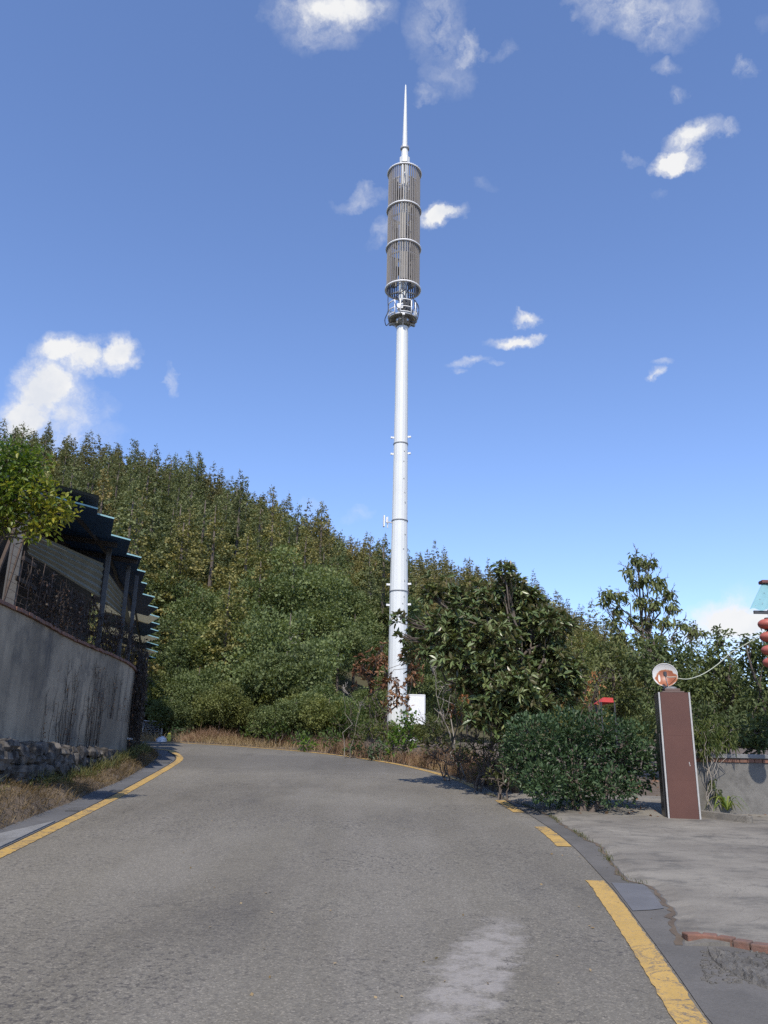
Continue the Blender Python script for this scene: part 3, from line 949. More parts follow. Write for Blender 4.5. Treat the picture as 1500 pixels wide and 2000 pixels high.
# ------------------------------------------------------------------ shed above the retaining wall
shed = thing("roadside_shed", "dark open shed with stepped blue roof sheets standing on the retaining wall", "shed", (*wall_at(150, 4)[0][:2], ZT - .2))
ZE = 6.3
corner_px = [(191, 995), (223, 1014), (255, 1056), (276, 1090), (284, 1118), (287, 1141), (302, 1167), (308, 1188), (311, 1206), (311, 1220), (309, 1233), (310, 1247), (309, 1261), (308, 1274), (304, 1286)]
ang = math.radians(20)
RUN = np.array([math.cos(ang), math.sin(ang), -.17]); RUN = RUN / np.linalg.norm(RUN[:2])
PERP = np.array([-math.sin(ang), math.cos(ang), 0.0])


def corr_sheet(mb, A, run, perp, length, width, amp=.012, waves=9, back=True):
    """a corrugated sheet from its outer near corner A, running back along -run"""
    k = waves * 4 + 1; w_ = np.linspace(0, 1, k)
    up = nrm(np.cross(run, perp)); up = up if up[2] > 0 else -up
    prof = amp * np.sign(np.sin(w_ * waves * 2 * PI)) * np.abs(np.sin(w_ * waves * 2 * PI)) ** .5
    row0 = A + perp * (w_ * width)[:, None] + up * prof[:, None]
    row1 = row0 - run * length
    mb.grid(np.stack([row0, row1], 1)); mb.grid(np.stack([row0 - up * .004, row1 - up * .004], 1)[:, ::-1])


cs = [at_z(*q, ZE) for q in corner_px]
for i, A in enumerate(cs):
    wd = np.linalg.norm((cs[i + 1] - A)[:2]) * 1.02 if i + 1 < len(cs) else 1.2
    wd = min(max(wd, .95), 1.5)
    pale = i in (8, 11, 13)
    # the fan of the sheets follows the bend of the wall
    a_ = ang + max(0, i - 5) * .05
    run = np.array([math.cos(a_), math.sin(a_), -.17]); perp = np.array([-math.sin(a_), math.cos(a_), 0.0])
    s_ = MB(); corr_sheet(s_, A + np.array([0, 0, -.004 * (i % 2)]), run, perp, 3.6 if i < 6 else 1.9, wd + .06, waves=7)
    o = s_.build("roof_sheet", MAT['fibre' if pale else 'blueroof'], shed)
    if pale: o['label'] = "pale translucent roof sheet"
    e = MB(); e.beam(A + np.array([0, 0, .012]), A - run * (3.6 if i < 6 else 1.9) + np.array([0, 0, .012]), .035, .03)
    e.build("lit_edge_rib", MAT['cyanroof'], o)  # added rib; its pale blue stands for the sky-lit sheet edge
# higher first sheet above the stepped ones
A = at_z(194, 968, ZE + .22); s_ = MB(); corr_sheet(s_, A, RUN * np.array([1, 1, .9]), PERP, 4.2, 1.25, waves=7)
s_.build("roof_sheet", MAT['paleroof'], shed)['label'] = "grey green uppermost roof sheet"
# eave purlin and rafters below the sheets
for off, dz in ((.75, -.075), (2.1, -.075)):
    P_ = [c - np.array([math.cos(ang + max(0, i - 5) * .05), math.sin(ang + max(0, i - 5) * .05), 0]) * off + PERP * .2 + np.array([0, 0, .17 * off + dz]) for i, c in enumerate(cs)]
    P_ = [P_[0] - (P_[1] - P_[0]) * 4] + P_; pu = MB()
    for a, b_ in zip(P_[:-1], P_[1:]): pu.beam(a, b_, .05, .08)
    pu.build("purlin", MAT['darksteel'], shed)
for px in (205, 247):
    ra = MB(); c, N_, T_ = wall_at(px, 6.0); q = np.array([c[0], c[1], 6.30]); ra.beam(q - N_ * 2.5 + [0, 0, .35], q + N_ * .25 - [0, 0, .05], .06, .10)
    ra.build("rafter", MAT['darkwood'], shed)


def wpt(px, z, d=-.12):
    c, N_, T_ = wall_at(px, z); return c + N_ * d


def corr_wall(mb, p0, p1, z0, z1, z0b=None, z1b=None, waves=5, amp=.018):
    """horizontal-ribbed sheet between two plan points"""
    z0b = z0 if z0b is None else z0b
    k = waves * 4 + 1; u_ = np.linspace(0, 1, k); t2 = nrm((p1 - p0)[:2]); N_ = np.array([t2[1], -t2[0], 0])
    pr = amp * np.clip(np.sin(u_ * waves * 2 * PI) * 2, -1, 1)
    a = np.stack([np.full(k, p0[0]), np.full(k, p0[1]), z0 + (z1 - z0) * u_], 1) + N_ * pr[:, None]
    c = np.stack([np.full(k, p1[0]), np.full(k, p1[1]), z0b + (z1b - z0b) * u_], 1) + N_ * pr[:, None]
    mb.grid(np.stack([a, c], 1))
    mb.grid((np.stack([a, c], 1) - N_ * .006)[:, ::-1])


def zpix(px, py):
    c = wpt(px, 5.0, -.10); return at_r(px, py, math.hypot(c[0], c[1]))[2]


for p0, p1, y0, y1, w0, w1 in ((66, 203, 1084, 1168, 1040, 1101), (208, 246, 1173, 1203, 1112, 1162), (250, 266, 1208, 1236, 1178, 1222)):
    s_ = MB()
    # follow the bend in three pieces
    xs_ = np.linspace(p0, p1, 4); ys_ = np.linspace(y0, y1, 4); ws_ = np.linspace(w0, w1, 4)
    for q0, q1, v0, v1, t0_, t1_ in zip(xs_[:-1], xs_[1:], ys_[:-1], ys_[1:], ws_[:-1], ws_[1:]): corr_wall(s_, wpt(q0, 5.0, -.10), wpt(q1, 5.0, -.10), zpix(q0, v0), zpix(q0, t0_), zpix(q1, v1), zpix(q1, t1_))
    s_.build("wall_sheet", MAT['beige'], shed)
for px, r_, m_, top in ((205, .055, 'darksteel', 6.3), (247, .05, 'darksteel', 6.25), (262, .05, 'darksteel', 6.25), (72, .10, 'gutter', 6.2)):
    s_ = MB(); c = wpt(px, 5.0, -.07 if r_ < .09 else -.35); s_.box((c[0], c[1], (ZT - .1 + top) / 2), (r_ * 2, r_ * 2, top - ZT + .1), .3)
    s_.build("post", MAT[m_], shed, bevel=.008)
s_ = MB(); c = wpt(34, 4.6, -.2); s_.beam((c[0] - .15, c[1] - .1, ZT - .06), (c[0] + .10, c[1] + .1, 5.6), .05, .05); s_.beam((c[0], c[1] + .15, ZT - .06), (c[0] + .18, c[1] + .3, 5.6), .03, .03)
s_.build("brace", MAT['rustmetal'], shed)
for p0, p1, z in ((65, 90, 4.93), (52, 86, 4.55), (150, 200, 4.33), (206, 240, 4.28)):
    s_ = MB(); s_.beam(wpt(p0, z, -.16), wpt(p1, z, -.16), .05, .07)
    s_.build("rail", MAT['darkwood'], shed)
# dark back of the shed
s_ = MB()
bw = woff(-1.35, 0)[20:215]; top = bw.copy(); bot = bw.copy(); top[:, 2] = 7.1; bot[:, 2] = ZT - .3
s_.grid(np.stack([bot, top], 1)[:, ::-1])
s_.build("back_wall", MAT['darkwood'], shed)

# wire fence on the coping, overgrown with dead creeper
fen = thing("wire_fence", "rusty wire fence tangled along the brick coping under the shed", "fence", (*wall_at(150, 4)[0][:2], ZT - .03))
f = MB(); PW = [wpt(p_, 4.5, -.05) for p_ in np.linspace(25, 266, 26)]
for z in np.arange(4.12, 4.98, .14):
    f.tube([np.array([q[0], q[1], z + rng.normal() * .012]) for q in PW], .004, 4)
f.build("wire", MAT['rustmetal'], fen)
for q in PW[::2]:
    f = MB(); f.tube([(q[0], q[1], ZT - .06), (q[0] + rng.normal() * .02, q[1], 4.98)], .009, 5)
    f.build("picket", MAT['rustmetal'], fen)
cr = thing("dead_creeper", "dead dark creeper matted over the wire fence below the beige sheets", "creeper", (*wall_at(170, 4)[0][:2], ZT - .02))
f = MB(); lfm = MB()
for _ in range(330):
    px = 60 + 210 * rng.random() ** .8; z0 = rng.uniform(4.1, 4.95)
    P0 = wpt(px, z0, -.03 + rng.normal() * .05); T_ = wall_at(px, 0)[2]
    dx = rng.normal() * .35; P_ = [P0 + T_ * dx * t + np.array([0, 0, -1]) * (t ** 2) * rng.uniform(.1, .55) + rng.normal(size=3) * .025 for t in np.linspace(0, 1, 6)]
    P_ = [np.array([a[0], a[1], max(a[2], ZT - .03)]) for a in P_]
    f.tube(P_, .0035 + .004 * rng.random(), 4)
    if rng.random() < .8:
        k = 5; pp_ = np.array(P_)[rng.integers(0, 6, k)] + rng.normal(size=(k, 3)) * .04
        leaves(lfm, pp_, rdir(k) + [0, 0, -.6], .06, .045, simple=True)
f.build("stem", MAT['dryvine'], cr)
lfm.build("foliage", leafmat("dead_creeper_leaves", [(.035, .026, .02), (.06, .042, .032), (.10, .06, .045)], trans=.1), cr)

# creepers running down the wall face
vlab = ["thin dead vine with forked stems near the middle of the grey wall", "thick dark vine running the full height of the wall", "dense dead vines hanging left of the wall end",
        "sparse dead twigs rising from the ledge at the left", "fine vine trailing from the coping near the wall end", "short dead vine above the brick plinth"]
for i, (px, zt, zb, k_, sp) in enumerate([(133, 4.0, 1.95, 9, .55), (176, 4.0, 1.95, 15, .38), (250, 4.0, 1.95, 20, .8), (80, 2.9, 1.95, 3, .4), (222, 4.0, 2.6, 9, .8), (118, 3.3, 1.95, 5, .25)]):
    c, N_, T_ = wall_at(px, zb)
    r_ = thing("climbing_vine", vlab[i], "vine", c + N_ * .02, "dead vines on the grey wall"); f = MB(); lfm = MB()
    for _ in range(k_):
        x0 = rng.normal() * sp; z1 = zb + (zt - zb) * rng.uniform(.5, 1.0); m_ = 12
        t = np.linspace(0, 1, m_); wx = np.cumsum(rng.normal(size=m_)) * .022
        P_ = [c + T_ * (x0 * (.8 + .2 * q) + w_) + N_ * (.014 + .008 * rng.random()) + np.array([0, 0, (z1 - zb) * q]) for q, w_ in zip(t, wx)]
        f.tube(P_, np.linspace(.0055, .0025, m_) * rng.uniform(.5, 1.3), 4)
        for _b in range(1):
            q = P_[rng.integers(3, m_)]; f.tube([q, q + T_ * rng.normal() * .12 + np.array([0, 0, rng.uniform(.08, .25)]), q + T_ * rng.normal() * .2 + np.array([0, 0, rng.uniform(.25, .45)])], [.004, .003, .002], 4)
        kk = 6; pp_ = np.array(P_)[rng.integers(0, m_, kk)] + N_ * .02
        leaves(lfm, pp_, rdir(kk) + N_, .035, .03, simple=True)
    f.build("stem", MAT['dryvine'], r_); lfm.build("foliage", LM['brown'], r_)
# shaggy dead ivy column on the end of the wall
c, N_, T_ = wall_at(264, 2)
r_ = thing("ivy_column", "shaggy dark dead ivy hanging over the far end of the wall", "ivy", (c[0], c[1], 1.9)); f = MB(); lfm = MB()
for _ in range(170):
    q = c + T_ * rng.uniform(-.6, 1.6) + N_ * rng.uniform(.02, .30); z1 = rng.uniform(3.2, 4.9); z0 = rng.uniform(1.8, 3.2); m_ = 7
    P_ = [np.array([q[0], q[1], z1 + (z0 - z1) * t]) + rng.normal(size=3) * .03 for t in np.linspace(0, 1, m_)]
    f.tube(P_, .006, 4)
    k = 9; pp_ = np.array(P_)[rng.integers(0, m_, k)] + rng.normal(size=(k, 3)) * .05
    leaves(lfm, pp_, rdir(k) + [0, 0, -.8], .09, .05, simple=True)
f.build("stem", MAT['dryvine'], r_); lfm.build("foliage", leafmat("dead_ivy_leaves", [(.025, .022, .018), (.05, .04, .03), (.09, .065, .045)], trans=.1), r_)

# ------------------------------------------------------------------ the tower
TY = 42.0
tb = at_y(775.5, 1392, TY); TX = tb[0]; TZ0 = float(gz(TX, TY))


def tz(py):
    """height on the tower axis seen at row py"""
    lo, hi = -5.0, 90.0
    for _ in range(50):
        md = (lo + hi) / 2; r = np.array([TX, TY, md]) - EYE
        y = 1000 - FPX * (r @ UPV) / (r @ FWD)
        if y > py: lo = md
        else: hi = md
    return lo


def tr(px, py):
    """radius that shows px wide at row py"""
    r = np.array([TX, TY, tz(py)]) - EYE; return px / 2 * (r @ FWD) / FPX


tower = thing("telecom_tower", "tall white telecom monopole with a brown slatted cage and needle spire", "tower", (TX, TY, TZ0))
ax = (TX, TY, 0.0)
sh = MB()
prof = [(tr(39, 1400), TZ0 - .2)] + [(tr(w, y), tz(y)) for w, y in ((37, 1300), (35.5, 1156), (31, 1018), (27.5, 868), (22.5, 640))]
sh.lathe(prof, ax, 16, phase=PI / 16)
sh.build("shaft", MAT['white'], tower)
sh = MB(); sh.lathe([(tr(19.5, 625), tz(628)), (tr(17, 560), tz(560)), (tr(14, 330), tz(318))], ax, 16); sh.build("upper_shaft", MAT['white'], tower)
for y, w in ((1156, 35.5), (1018, 31), (868, 27.5)):
    sh = MB(); z = tz(y); r = tr(w, y)
    sh.lathe([(r + .004, z - .035), (r + .022, z - .03), (r + .022, z + .03), (r + .002, z + .035)], ax, 32); sh.build("joint_ring", MAT['seam'], tower, smooth=True)
for y in (853, 885, 1140, 1180):
    for s_ in (-1, 1):
        r = tr(27.5 if y < 1000 else 35.5, y); z = tz(y + (0 if s_ > 0 else 2)); lg = MB()
        lg.box((TX + s_ * (r + .05), TY, z), (.14, .03, .10), 0); lg.lathe([(.0, -.05), (.055, -.05), (.055, .05), (0, .05)], (TX + s_ * (r + .12), TY, z), 10, cap=False)
        lg.build("lug", MAT['white2'], tower)
# small marks, hatch and bolts up the mast
bt = MB()
for k in range(16):
    y = 880 + k * 28 + rng.normal() * 6; z = tz(y); r = np.interp(y, [640, 868, 1018, 1156, 1300], [tr(22.5, 640), tr(27.5, 868), tr(31, 1018), tr(35.5, 1156), tr(37, 1300)])
    a = -PI / 2 + .62 + rng.normal() * .12
    bt = MB(); bt.box((TX + (r + .005) * math.cos(a), TY + (r + .005) * math.sin(a), z), (.03, .045, .04 + .03 * rng.random()), a)
    bt.build("step_bolt", MAT['seam'], tower)
# spire
sp = MB()
z0, z1, z2, z3 = tz(321), tz(310), tz(292), tz(165)
sp.lathe([(tr(20.5, 318), z0), (tr(21, 318), z1), (tr(14, 300), z1 + .06), (tr(12.5, 296), z2)], ax, 8, phase=PI / 8)
sp.build("spire_base", MAT['white'], tower)
sp = MB(); sp.lathe([(tr(17, 292), z2), (tr(17.5, 292), z2 + .05), (tr(17, 292), z2 + .16), (tr(10, 292), z2 + .17)], ax, 20); sp.build("spire_flange", MAT['steel'], tower)
sp = MB(); sp.lathe([(tr(10, 285), z2 + .17), (tr(7.5, 240), tz(240)), (tr(4.5, 190), tz(190)), (tr(2.6, 168), tz(168)), (.01, z3)], ax, 12); sp.build("spire", MAT['white'], tower)
# cage
ring_y = [341, 414, 488, 567]
rz_ = [tz(y) for y in ring_y]; RC = tr(62, 480)
cage = MB(); NS = 42
for k in range(NS):
    a = k / NS * 2 * PI
    cage.box((TX + RC * math.cos(a), TY + RC * math.sin(a), (rz_[0] + rz_[-1]) / 2 + .02), (.055, 2 * PI * RC / NS * .42, rz_[0] - rz_[-1]), a)
cage.build("slat_screen", MAT['slat'], tower)
for z in rz_:
    rg = MB(); an = np.arange(92) / 92 * 2 * PI; rr_ = RC + .055 + .022 * (np.arange(92) % 2)
    rg.tube(np.stack([TX + rr_ * np.cos(an), TY + rr_ * np.sin(an), np.full(92, z)], 1), .060, 6, closed=True)
    rg.build("ring", MAT['white2'], tower, smooth=True)
    for k in range(3):
        a = k / 3 * 2 * PI + .5; st_ = MB()
        st_.beam((TX + .3 * math.cos(a), TY + .3 * math.sin(a), z), (TX + RC * math.cos(a), TY + RC * math.sin(a), z), .07, .09)
        st_.build("strut", MAT['steel'], tower)
# panel antennas inside the cage
for t_, (za, zb) in enumerate([(rz_[0], rz_[1]), (rz_[1], rz_[2]), (rz_[2], rz_[3])]):
    for k in range(3):
        a = -PI / 2 + (k - 1) * 2.05 + (.85 if t_ == 0 else -.1 if t_ == 1 else .12); r = RC * .66
        pn = MB(); L_ = (za - zb) * .66; zc = (za + zb) / 2 - .1
        pn.box((TX + r * math.cos(a), TY + r * math.sin(a), zc), (.14, .42, L_), a)
        pn.beam((TX + r * .72 * math.cos(a), TY + r * .72 * math.sin(a), zc - L_ * .55), (TX + r * .72 * math.cos(a), TY + r * .72 * math.sin(a), zc + L_ * .55), .07, .07)
        for s_ in (-.4, .4):
            pn.beam((TX, TY, zc + s_ * L_), (TX + r * math.cos(a), TY + r * math.sin(a), zc + s_ * L_), .06, .06)
        pn.build("panel_antenna", MAT['antenna'], tower, bevel=.02)
        ru = MB(); a2 = a + .55; ru.box((TX + r * .6 * math.cos(a2), TY + r * .6 * math.sin(a2), zc - .1), (.18, .34, .55), a2)
        ru.build("radio_unit", MAT['darksteel'], tower, bevel=.02)
# platform and railing
zp = tz(626); RP = tr(57, 620)
pf = MB()
an = np.linspace(0, 2 * PI, 49)
for r0, r1, zz_ in ((RP * .98, RP * .86, zp), (RP * .52, RP * .42, zp)):
    pf.grid(np.stack([np.stack([TX + r * np.cos(an), TY + r * np.sin(an), np.full(49, zz_ + dz)], 1) for r, dz in ((r0, 0), (r0, .07), (r1, .07), (r1, 0), (r0, 0))], 1))
pf.build("platform_frame", MAT['steel'], tower)
pf = MB()
for k in range(40):
    a = k / 40 * 2 * PI
    pf.beam((TX + RP * .44 * math.cos(a), TY + RP * .44 * math.sin(a), zp + .05), (TX + RP * .95 * math.cos(a), TY + RP * .95 * math.sin(a), zp + .05), .09, .02)
pf.build("platform_grating", MAT['antenna'], tower)
for k in range(3):
    a = -PI / 2 + (k - 1) * 2 * PI / 3 + .05; ar = MB()
    ar.beam((TX + .2 * math.cos(a), TY + .2 * math.sin(a), zp - .06), (TX + RP * 1.02 * math.cos(a), TY + RP * 1.02 * math.sin(a), zp - .06), .14, .12)
    ar.beam((TX + .3 * math.cos(a), TY + .3 * math.sin(a), zp - .5), (TX + RP * .7 * math.cos(a), TY + RP * .7 * math.sin(a), zp - .1), .07, .07)
    ar.build("support_arm", MAT['steel'], tower)
zt_ = zp + (tz(599) - zp) * 1.0
for a0, a1 in ((-2.95, -2.15), (-1.75, -.95), (-.55, .25), (.6, 1.4), (1.8, 2.6)):
    rl = MB(); m_ = 7; aa = np.linspace(a0, a1, m_)
    for z in (zp + .12, (zp + zt_) / 2, zt_):
        rl.tube(np.stack([TX + RP * np.cos(aa), TY + RP * np.sin(aa), np.full(m_, z)], 1), .032, 6)
    for a in (a0, a1): rl.tube([(TX + RP * math.cos(a), TY + RP * math.sin(a), zp), (TX + RP * math.cos(a), TY + RP * math.sin(a), zt_)], .035, 6)
    rl.build("railing", MAT['white2'], tower, smooth=True)
for a, z in ((-1.25, .35), (-1.25, .85), (-.75, .4), (-.75, .95), (-1.85, .6)):
    bx = MB(); bx.box((TX + RP * .62 * math.cos(a), TY + RP * .62 * math.sin(a), zp + z), (.2, .36, .38), a); bx.build("radio_unit", MAT['darksteel' if a > -1.5 else 'white2'], tower, bevel=.02)
cb = MB()


def loop(P_, r=.026): cb.tube(catmull(P_, 8), r, 6)


V3 = lambda ax_, ay_, z: (TX + ax_ * RP, TY + ay_ * RP, z)
zc0 = rz_[-1]
loop([V3(-.2, -.5, zc0 + .2), V3(-.5, -.6, zc0 - .1), V3(-.95, -.5, zc0 - .15), V3(-1.02, -.55, zc0 - .9), V3(-1.0, -.6, zp + .3), V3(-1.2, -.5, zp - .2), V3(-1.1, -.4, zp - .55), V3(-.9, -.4, zp - .35)])
loop([V3(.35, -.55, zc0 + .3), V3(.15, -.75, zc0 - .35), V3(-.35, -.7, zc0 - .6), V3(-.5, -.5, zc0 - .5)])
loop([V3(.3, -.6, zc0 - .3), V3(-.1, -.75, zc0 - 1.2), V3(-.45, -.8, zp + 1.2), V3(-.55, -.85, zp + .7), V3(-.3, -.9, zp + .35), V3(.1, -.9, zp + .4), V3(.25, -.85, zp + .9), V3(-.1, -.85, zp + 1.35), V3(-.4, -.8, zp + 1.2)])
loop([V3(.3, -.8, zp + 1.3), V3(.65, -.75, zp + 1.2), V3(.8, -.7, zp + .6), V3(.6, -.75, zp + .2), V3(.3, -.8, zp + .4)])
loop([V3(.8, -.55, zp + 1.1), V3(1.08, -.4, zp + .7), V3(1.05, -.4, zp + .1), V3(.9, -.4, zp - .25), V3(.5, -.5, zp - .3)])
cb.build("feeder_cable", MAT['cable'], tower, smooth=True)
# little sector antenna on its bracket
za = tz(1022); r = tr(31, 1020); an_ = MB()
an_.beam((TX - r, TY - .1, za), (TX - r - .33, TY - .15, za + .02), .07, .07)
an_.beam((TX - r - .22, TY - .14, za - .32), (TX - r - .22, TY - .14, za + .30), .06, .06)
an_.build("antenna_bracket", MAT['steel'], tower)
an_ = MB(); an_.box((TX - r - .42, TY - .18, za + .04), (.07, .22, .62), .2); an_.box((TX - r - .27, TY - .2, za + .1), (.08, .12, .3), .2); an_.build("small_antenna", MAT['white2'], tower, bevel=.015)
cbn = thing("equipment_cabinet", "white rounded metal equipment cabinet at the foot of the tower", "cabinet", (at_y(813, 1400, 40.5)[0], 40.5, float(gz(0, 40.5))))
q = world_loc(cbn); zc = at_y(813, 1357, 40.5)[2]
b = MB(); b.box((q[0], q[1], (zc + q[2]) / 2), (.86, .6, zc - q[2])); b.build("body", MAT['cabinet'], cbn, bevel=.05)
b = MB(); b.box((q[0], q[1] - .305, (zc + q[2]) / 2 + .05), (.76, .016, (zc - q[2]) * .86)); dr_ = b.build("door", MAT['white2'], cbn, bevel=.01)
b = MB(); b.box((q[0] + .3, q[1] - .325, (zc + q[2]) / 2), (.03, .03, .14)); b.build("handle", MAT['darksteel'], dr_)

# ------------------------------------------------------------------ gate pillar and dish
PB = [ground(1297, 1602), ground(1362, 1607)]
u_ = nrm((PB[1] - PB[0]) * [1, 1, 0]); PW_ = np.linalg.norm((PB[1] - PB[0])[:2]); v_ = np.array([-u_[1], u_[0], 0])
pc = (PB[0] + PB[1]) / 2 + v_ * .22; pzb = float(min(PB[0][2], PB[1][2])) - .05
pzt = at_y(1306, 1352, (PB[0] + PB[1])[1] / 2)[2]; prz = -.15
pc[2] = pzb
u_ = np.array([math.cos(prz), math.sin(prz), 0]); v_ = np.array([-u_[1], u_[0], 0])
pil = thing("gate_pillar", "brown tiled square gate pillar with pale metal corner trims", "pillar", pc)
D_ = .36
b = MB(); b.box((pc[0], pc[1], (pzb + pzt) / 2), (PW_ - .012, D_ - .012, pzt - pzb), prz); b.build("core", MAT['granite'], pil)
b = MB()
hs = np.linspace(pzb, pzt, 4)
for k in range(3):
    q = pc - v_ * (D_ / 2); b.box((q[0], q[1], (hs[k] + hs[k + 1]) / 2), (PW_ - .05, .018, hs[k + 1] - hs[k] - .0008), prz)
b.build("front_tile", MAT['tile'], pil)
b = MB(); q = pc + u_ * (PW_ / 2); b.box((q[0], q[1], (pzb + pzt) / 2), (.018, D_ - .05, pzt - pzb), prz); b.build("right_tile", MAT['tile'], pil, bevel=.002)
b = MB(); q = pc - u_ * (PW_ / 2); b.box((q[0], q[1], (pzb + pzt) / 2), (.018, D_ - .05, pzt - pzb), prz); b.build("left_tile", MAT['granite'], pil, bevel=.002)
b = MB(); q = pc - u_ * (PW_ / 2 + .018) + v_ * .03; b.box((q[0], q[1], pzb + (pzt - pzb) * .34), (.018, D_ - .10, (pzt - pzb) * .68), prz); b.build("side_slab", MAT['granite'], pil, bevel=.003)
for s_ in (-1, 1):
    b = MB(); q = pc + u_ * s_ * (PW_ / 2 - .008) - v_ * (D_ / 2 - .002); b.box((q[0], q[1], (pzb + pzt) / 2), (.024, .024, pzt - pzb + .006), prz); b.build("corner_trim", MAT['trim'], pil, bevel=.004)
b = MB(); b.box((pc[0], pc[1], pzt + .012), (PW_ * .72, D_ * .8, .024), prz); b.box((pc[0], pc[1], pzt + .045), (PW_ * .50, D_ * .6, .042), prz); b.build("cap", MAT['capstone'], pil, bevel=.008)
ch = MB()
for dx, dz in ((.13, .98), (.135, .955), (.128, 1.0)):
    q = pc + u_ * dx - v_ * (D_ / 2 + .0095); ch.box((q[0], q[1], pzb + dz * .85), (.010, .004, .016), prz)
ch.build("chipped_mark", MAT['trim'], pil)

dsh = thing("satellite_dish", "small white satellite dish streaked with rust on top of the pillar", "satellite dish", (pc[0], pc[1], pzt + .066))
dc = at_y(1299, 1318, pc[1] - .02)
b = MB(); b.lathe([(.10, 0), (.10, .02), (.075, .03), (.03, .035), (.022, .06)], (pc[0] - .02, pc[1], pzt + .066), 20); b.tube([(pc[0] - .02, pc[1] + .05, pzt + .09), (dc[0], dc[1] + .085, dc[2])], .018, 8)
b.build("mount", MAT['slab'], dsh, smooth=False)
b = MB(); rD = .178; nR, nA = 9, 40
aa = np.arange(nA) / nA * 2 * PI; P_ = []
for i in range(nR):
    r = rD * i / (nR - 1) + 1e-4; P_.append(np.stack([r * np.cos(aa), np.full(nA, .065 * (1 - (r / rD) ** 2)), r * np.sin(aa)], 1))
for back in (0, .006):
    V = np.concatenate(P_) + [0, back, 0]
    F = [[i * nA + k, i * nA + (k + 1) % nA, (i + 1) * nA + (k + 1) % nA, (i + 1) * nA + k] for i in range(nR - 1) for k in range(nA)]
    b.add(V, F if not back else np.array(F)[:, ::-1])
b.tube(np.stack([rD * np.cos(aa), np.full(nA, .003), rD * np.sin(aa)], 1), .006, 6, closed=True)
refl = b.build("reflector", MAT['dish'], None, smooth=True); refl.parent = dsh
refl.location = Vector(dc - world_loc(dsh)); refl.rotation_euler = (math.radians(-14), 0, math.radians(-16))
b = MB(); dd = nrm(EYE - dc); low = dc + np.array([.02, -.03, -.18]); tip = dc + dd * .17 + np.array([.0, 0, .012])
b.tube([np.array([pc[0] - .0, pc[1] - .1, pzt + .07]), low + dd * .02, tip - [0, 0, .03]], [.009, .009, .007], 6); b.build("feed_arm", MAT['steel'], dsh, smooth=True)
b = MB(); b.lathe([(.012, -.035), (.024, -.03), (.024, .03), (.014, .035)], tip, 12); b.box(tip + dd * -.02, (.03, .05, .03), .2); b.build("feed_horn", MAT['darksteel'], dsh, smooth=False)
cab = [tip, tip + np.array([.04, .02, -.04]), dc + np.array([.14, -.05, -.035]), dc + np.array([.19, -.01, -.05]), at_y(1345, 1326, pc[1]), at_y(1372, 1317, pc[1] + .2), at_y(1400, 1299, pc[1] + .4), at_y(1425, 1277, pc[1] + .6), at_y(1462, 1255, pc[1] + .8), at_y(1496, 1233, pc[1] + 1.0), at_y(1530, 1212, pc[1] + 1.2)]
b = MB(); b.tube(catmull(cab, 8), .0065, 6); tag(b.build("antenna_cable", MAT['palecable'], smooth=True), "thin pale cable sagging from the dish to the turquoise roof", "cable")

# ------------------------------------------------------------------ boundary wall, planter, plants by it
wy = pc[1] + .55
bwl = thing("boundary_wall", "low grey cement boundary wall with brick course under its coping", "wall", (at_y(1440, 1600, wy)[0], wy, float(gz(0, wy))))
x0, x1 = at_y(1352, 1500, wy)[0], 12.0; zt1 = at_y(1440, 1474, wy)[2]
b = MB(); b.box(((x0 + x1) / 2, wy, (zt1 - .12 + SLOPE * wy - .3) / 2), (x1 - x0, .22, zt1 - .12 - SLOPE * wy + .3)); b.build("wall_face", concrete_mat("boundary_render", (.19, .18, .165), (.12, .115, .105), sc_=1.6, dk=.8), bwl)
b = MB(); x = x0
while x < x1:
    L_ = rng.uniform(.105, .125); b.box((x + L_ / 2, wy, zt1 - .09), (L_ - .008, .25 + rng.normal() * .006, .056)); x += L_
b.build("brick_course", MAT['redbrick'], bwl, bevel=.005)
b = MB(); b.box(((x0 + x1) / 2, wy, zt1 - .025), (x1 - x0 + .02, .30, .062)); b.build("coping", MAT['slab'], bwl, bevel=.008)
kb = thing("planter_kerb", "short rounded concrete kerb of the planting bed beside the pillar", "kerb", lift(ground(1415, 1612), 0))
b = MB(); a, c = ground(1364, 1600), ground(1462, 1612); a = a + [0, .05, 0]
b.beam(a + [0, 0, .03], c + [0, 0, .03], .12, .19); b.lathe([(.06, -.1), (.062, .12), (.05, .128)], (c[0], c[1], c[2]), 14)
b.build("kerb_body", MAT['drive'], kb, bevel=.02)
spx = thing("strap_leaf_plant", "small arching strap-leaved plant in the planting bed by the boundary wall", "plant", lift(ground(1428, 1600), .05))
b = MB(); c = world_loc(spx) + [0, .1, .06]
for k in range(26):
    a = rng.random() * 2 * PI; L_ = rng.uniform(.22, .42); hh = rng.uniform(.12, .28); m_ = 7; t = np.linspace(0, 1, m_)
    d = np.array([math.cos(a), math.sin(a) * .8, 0]); P_ = c + d * (t * L_)[:, None] + np.array([0, 0, 1]) * (hh * np.sin(t * PI * .85) * (1 - .35 * t) - .06 * t ** 3)[:, None]
    sd = np.array([-d[1], d[0], 0]); w = .015 * np.sin(np.clip(t * .9 + .12, 0, 1) * PI)[:, None] + .001
    b.grid(np.stack([P_ - sd * w, P_ + sd * w], 1), tint=np.full((m_, 2), rng.random()))
b.build("foliage", LM['strap'], spx)

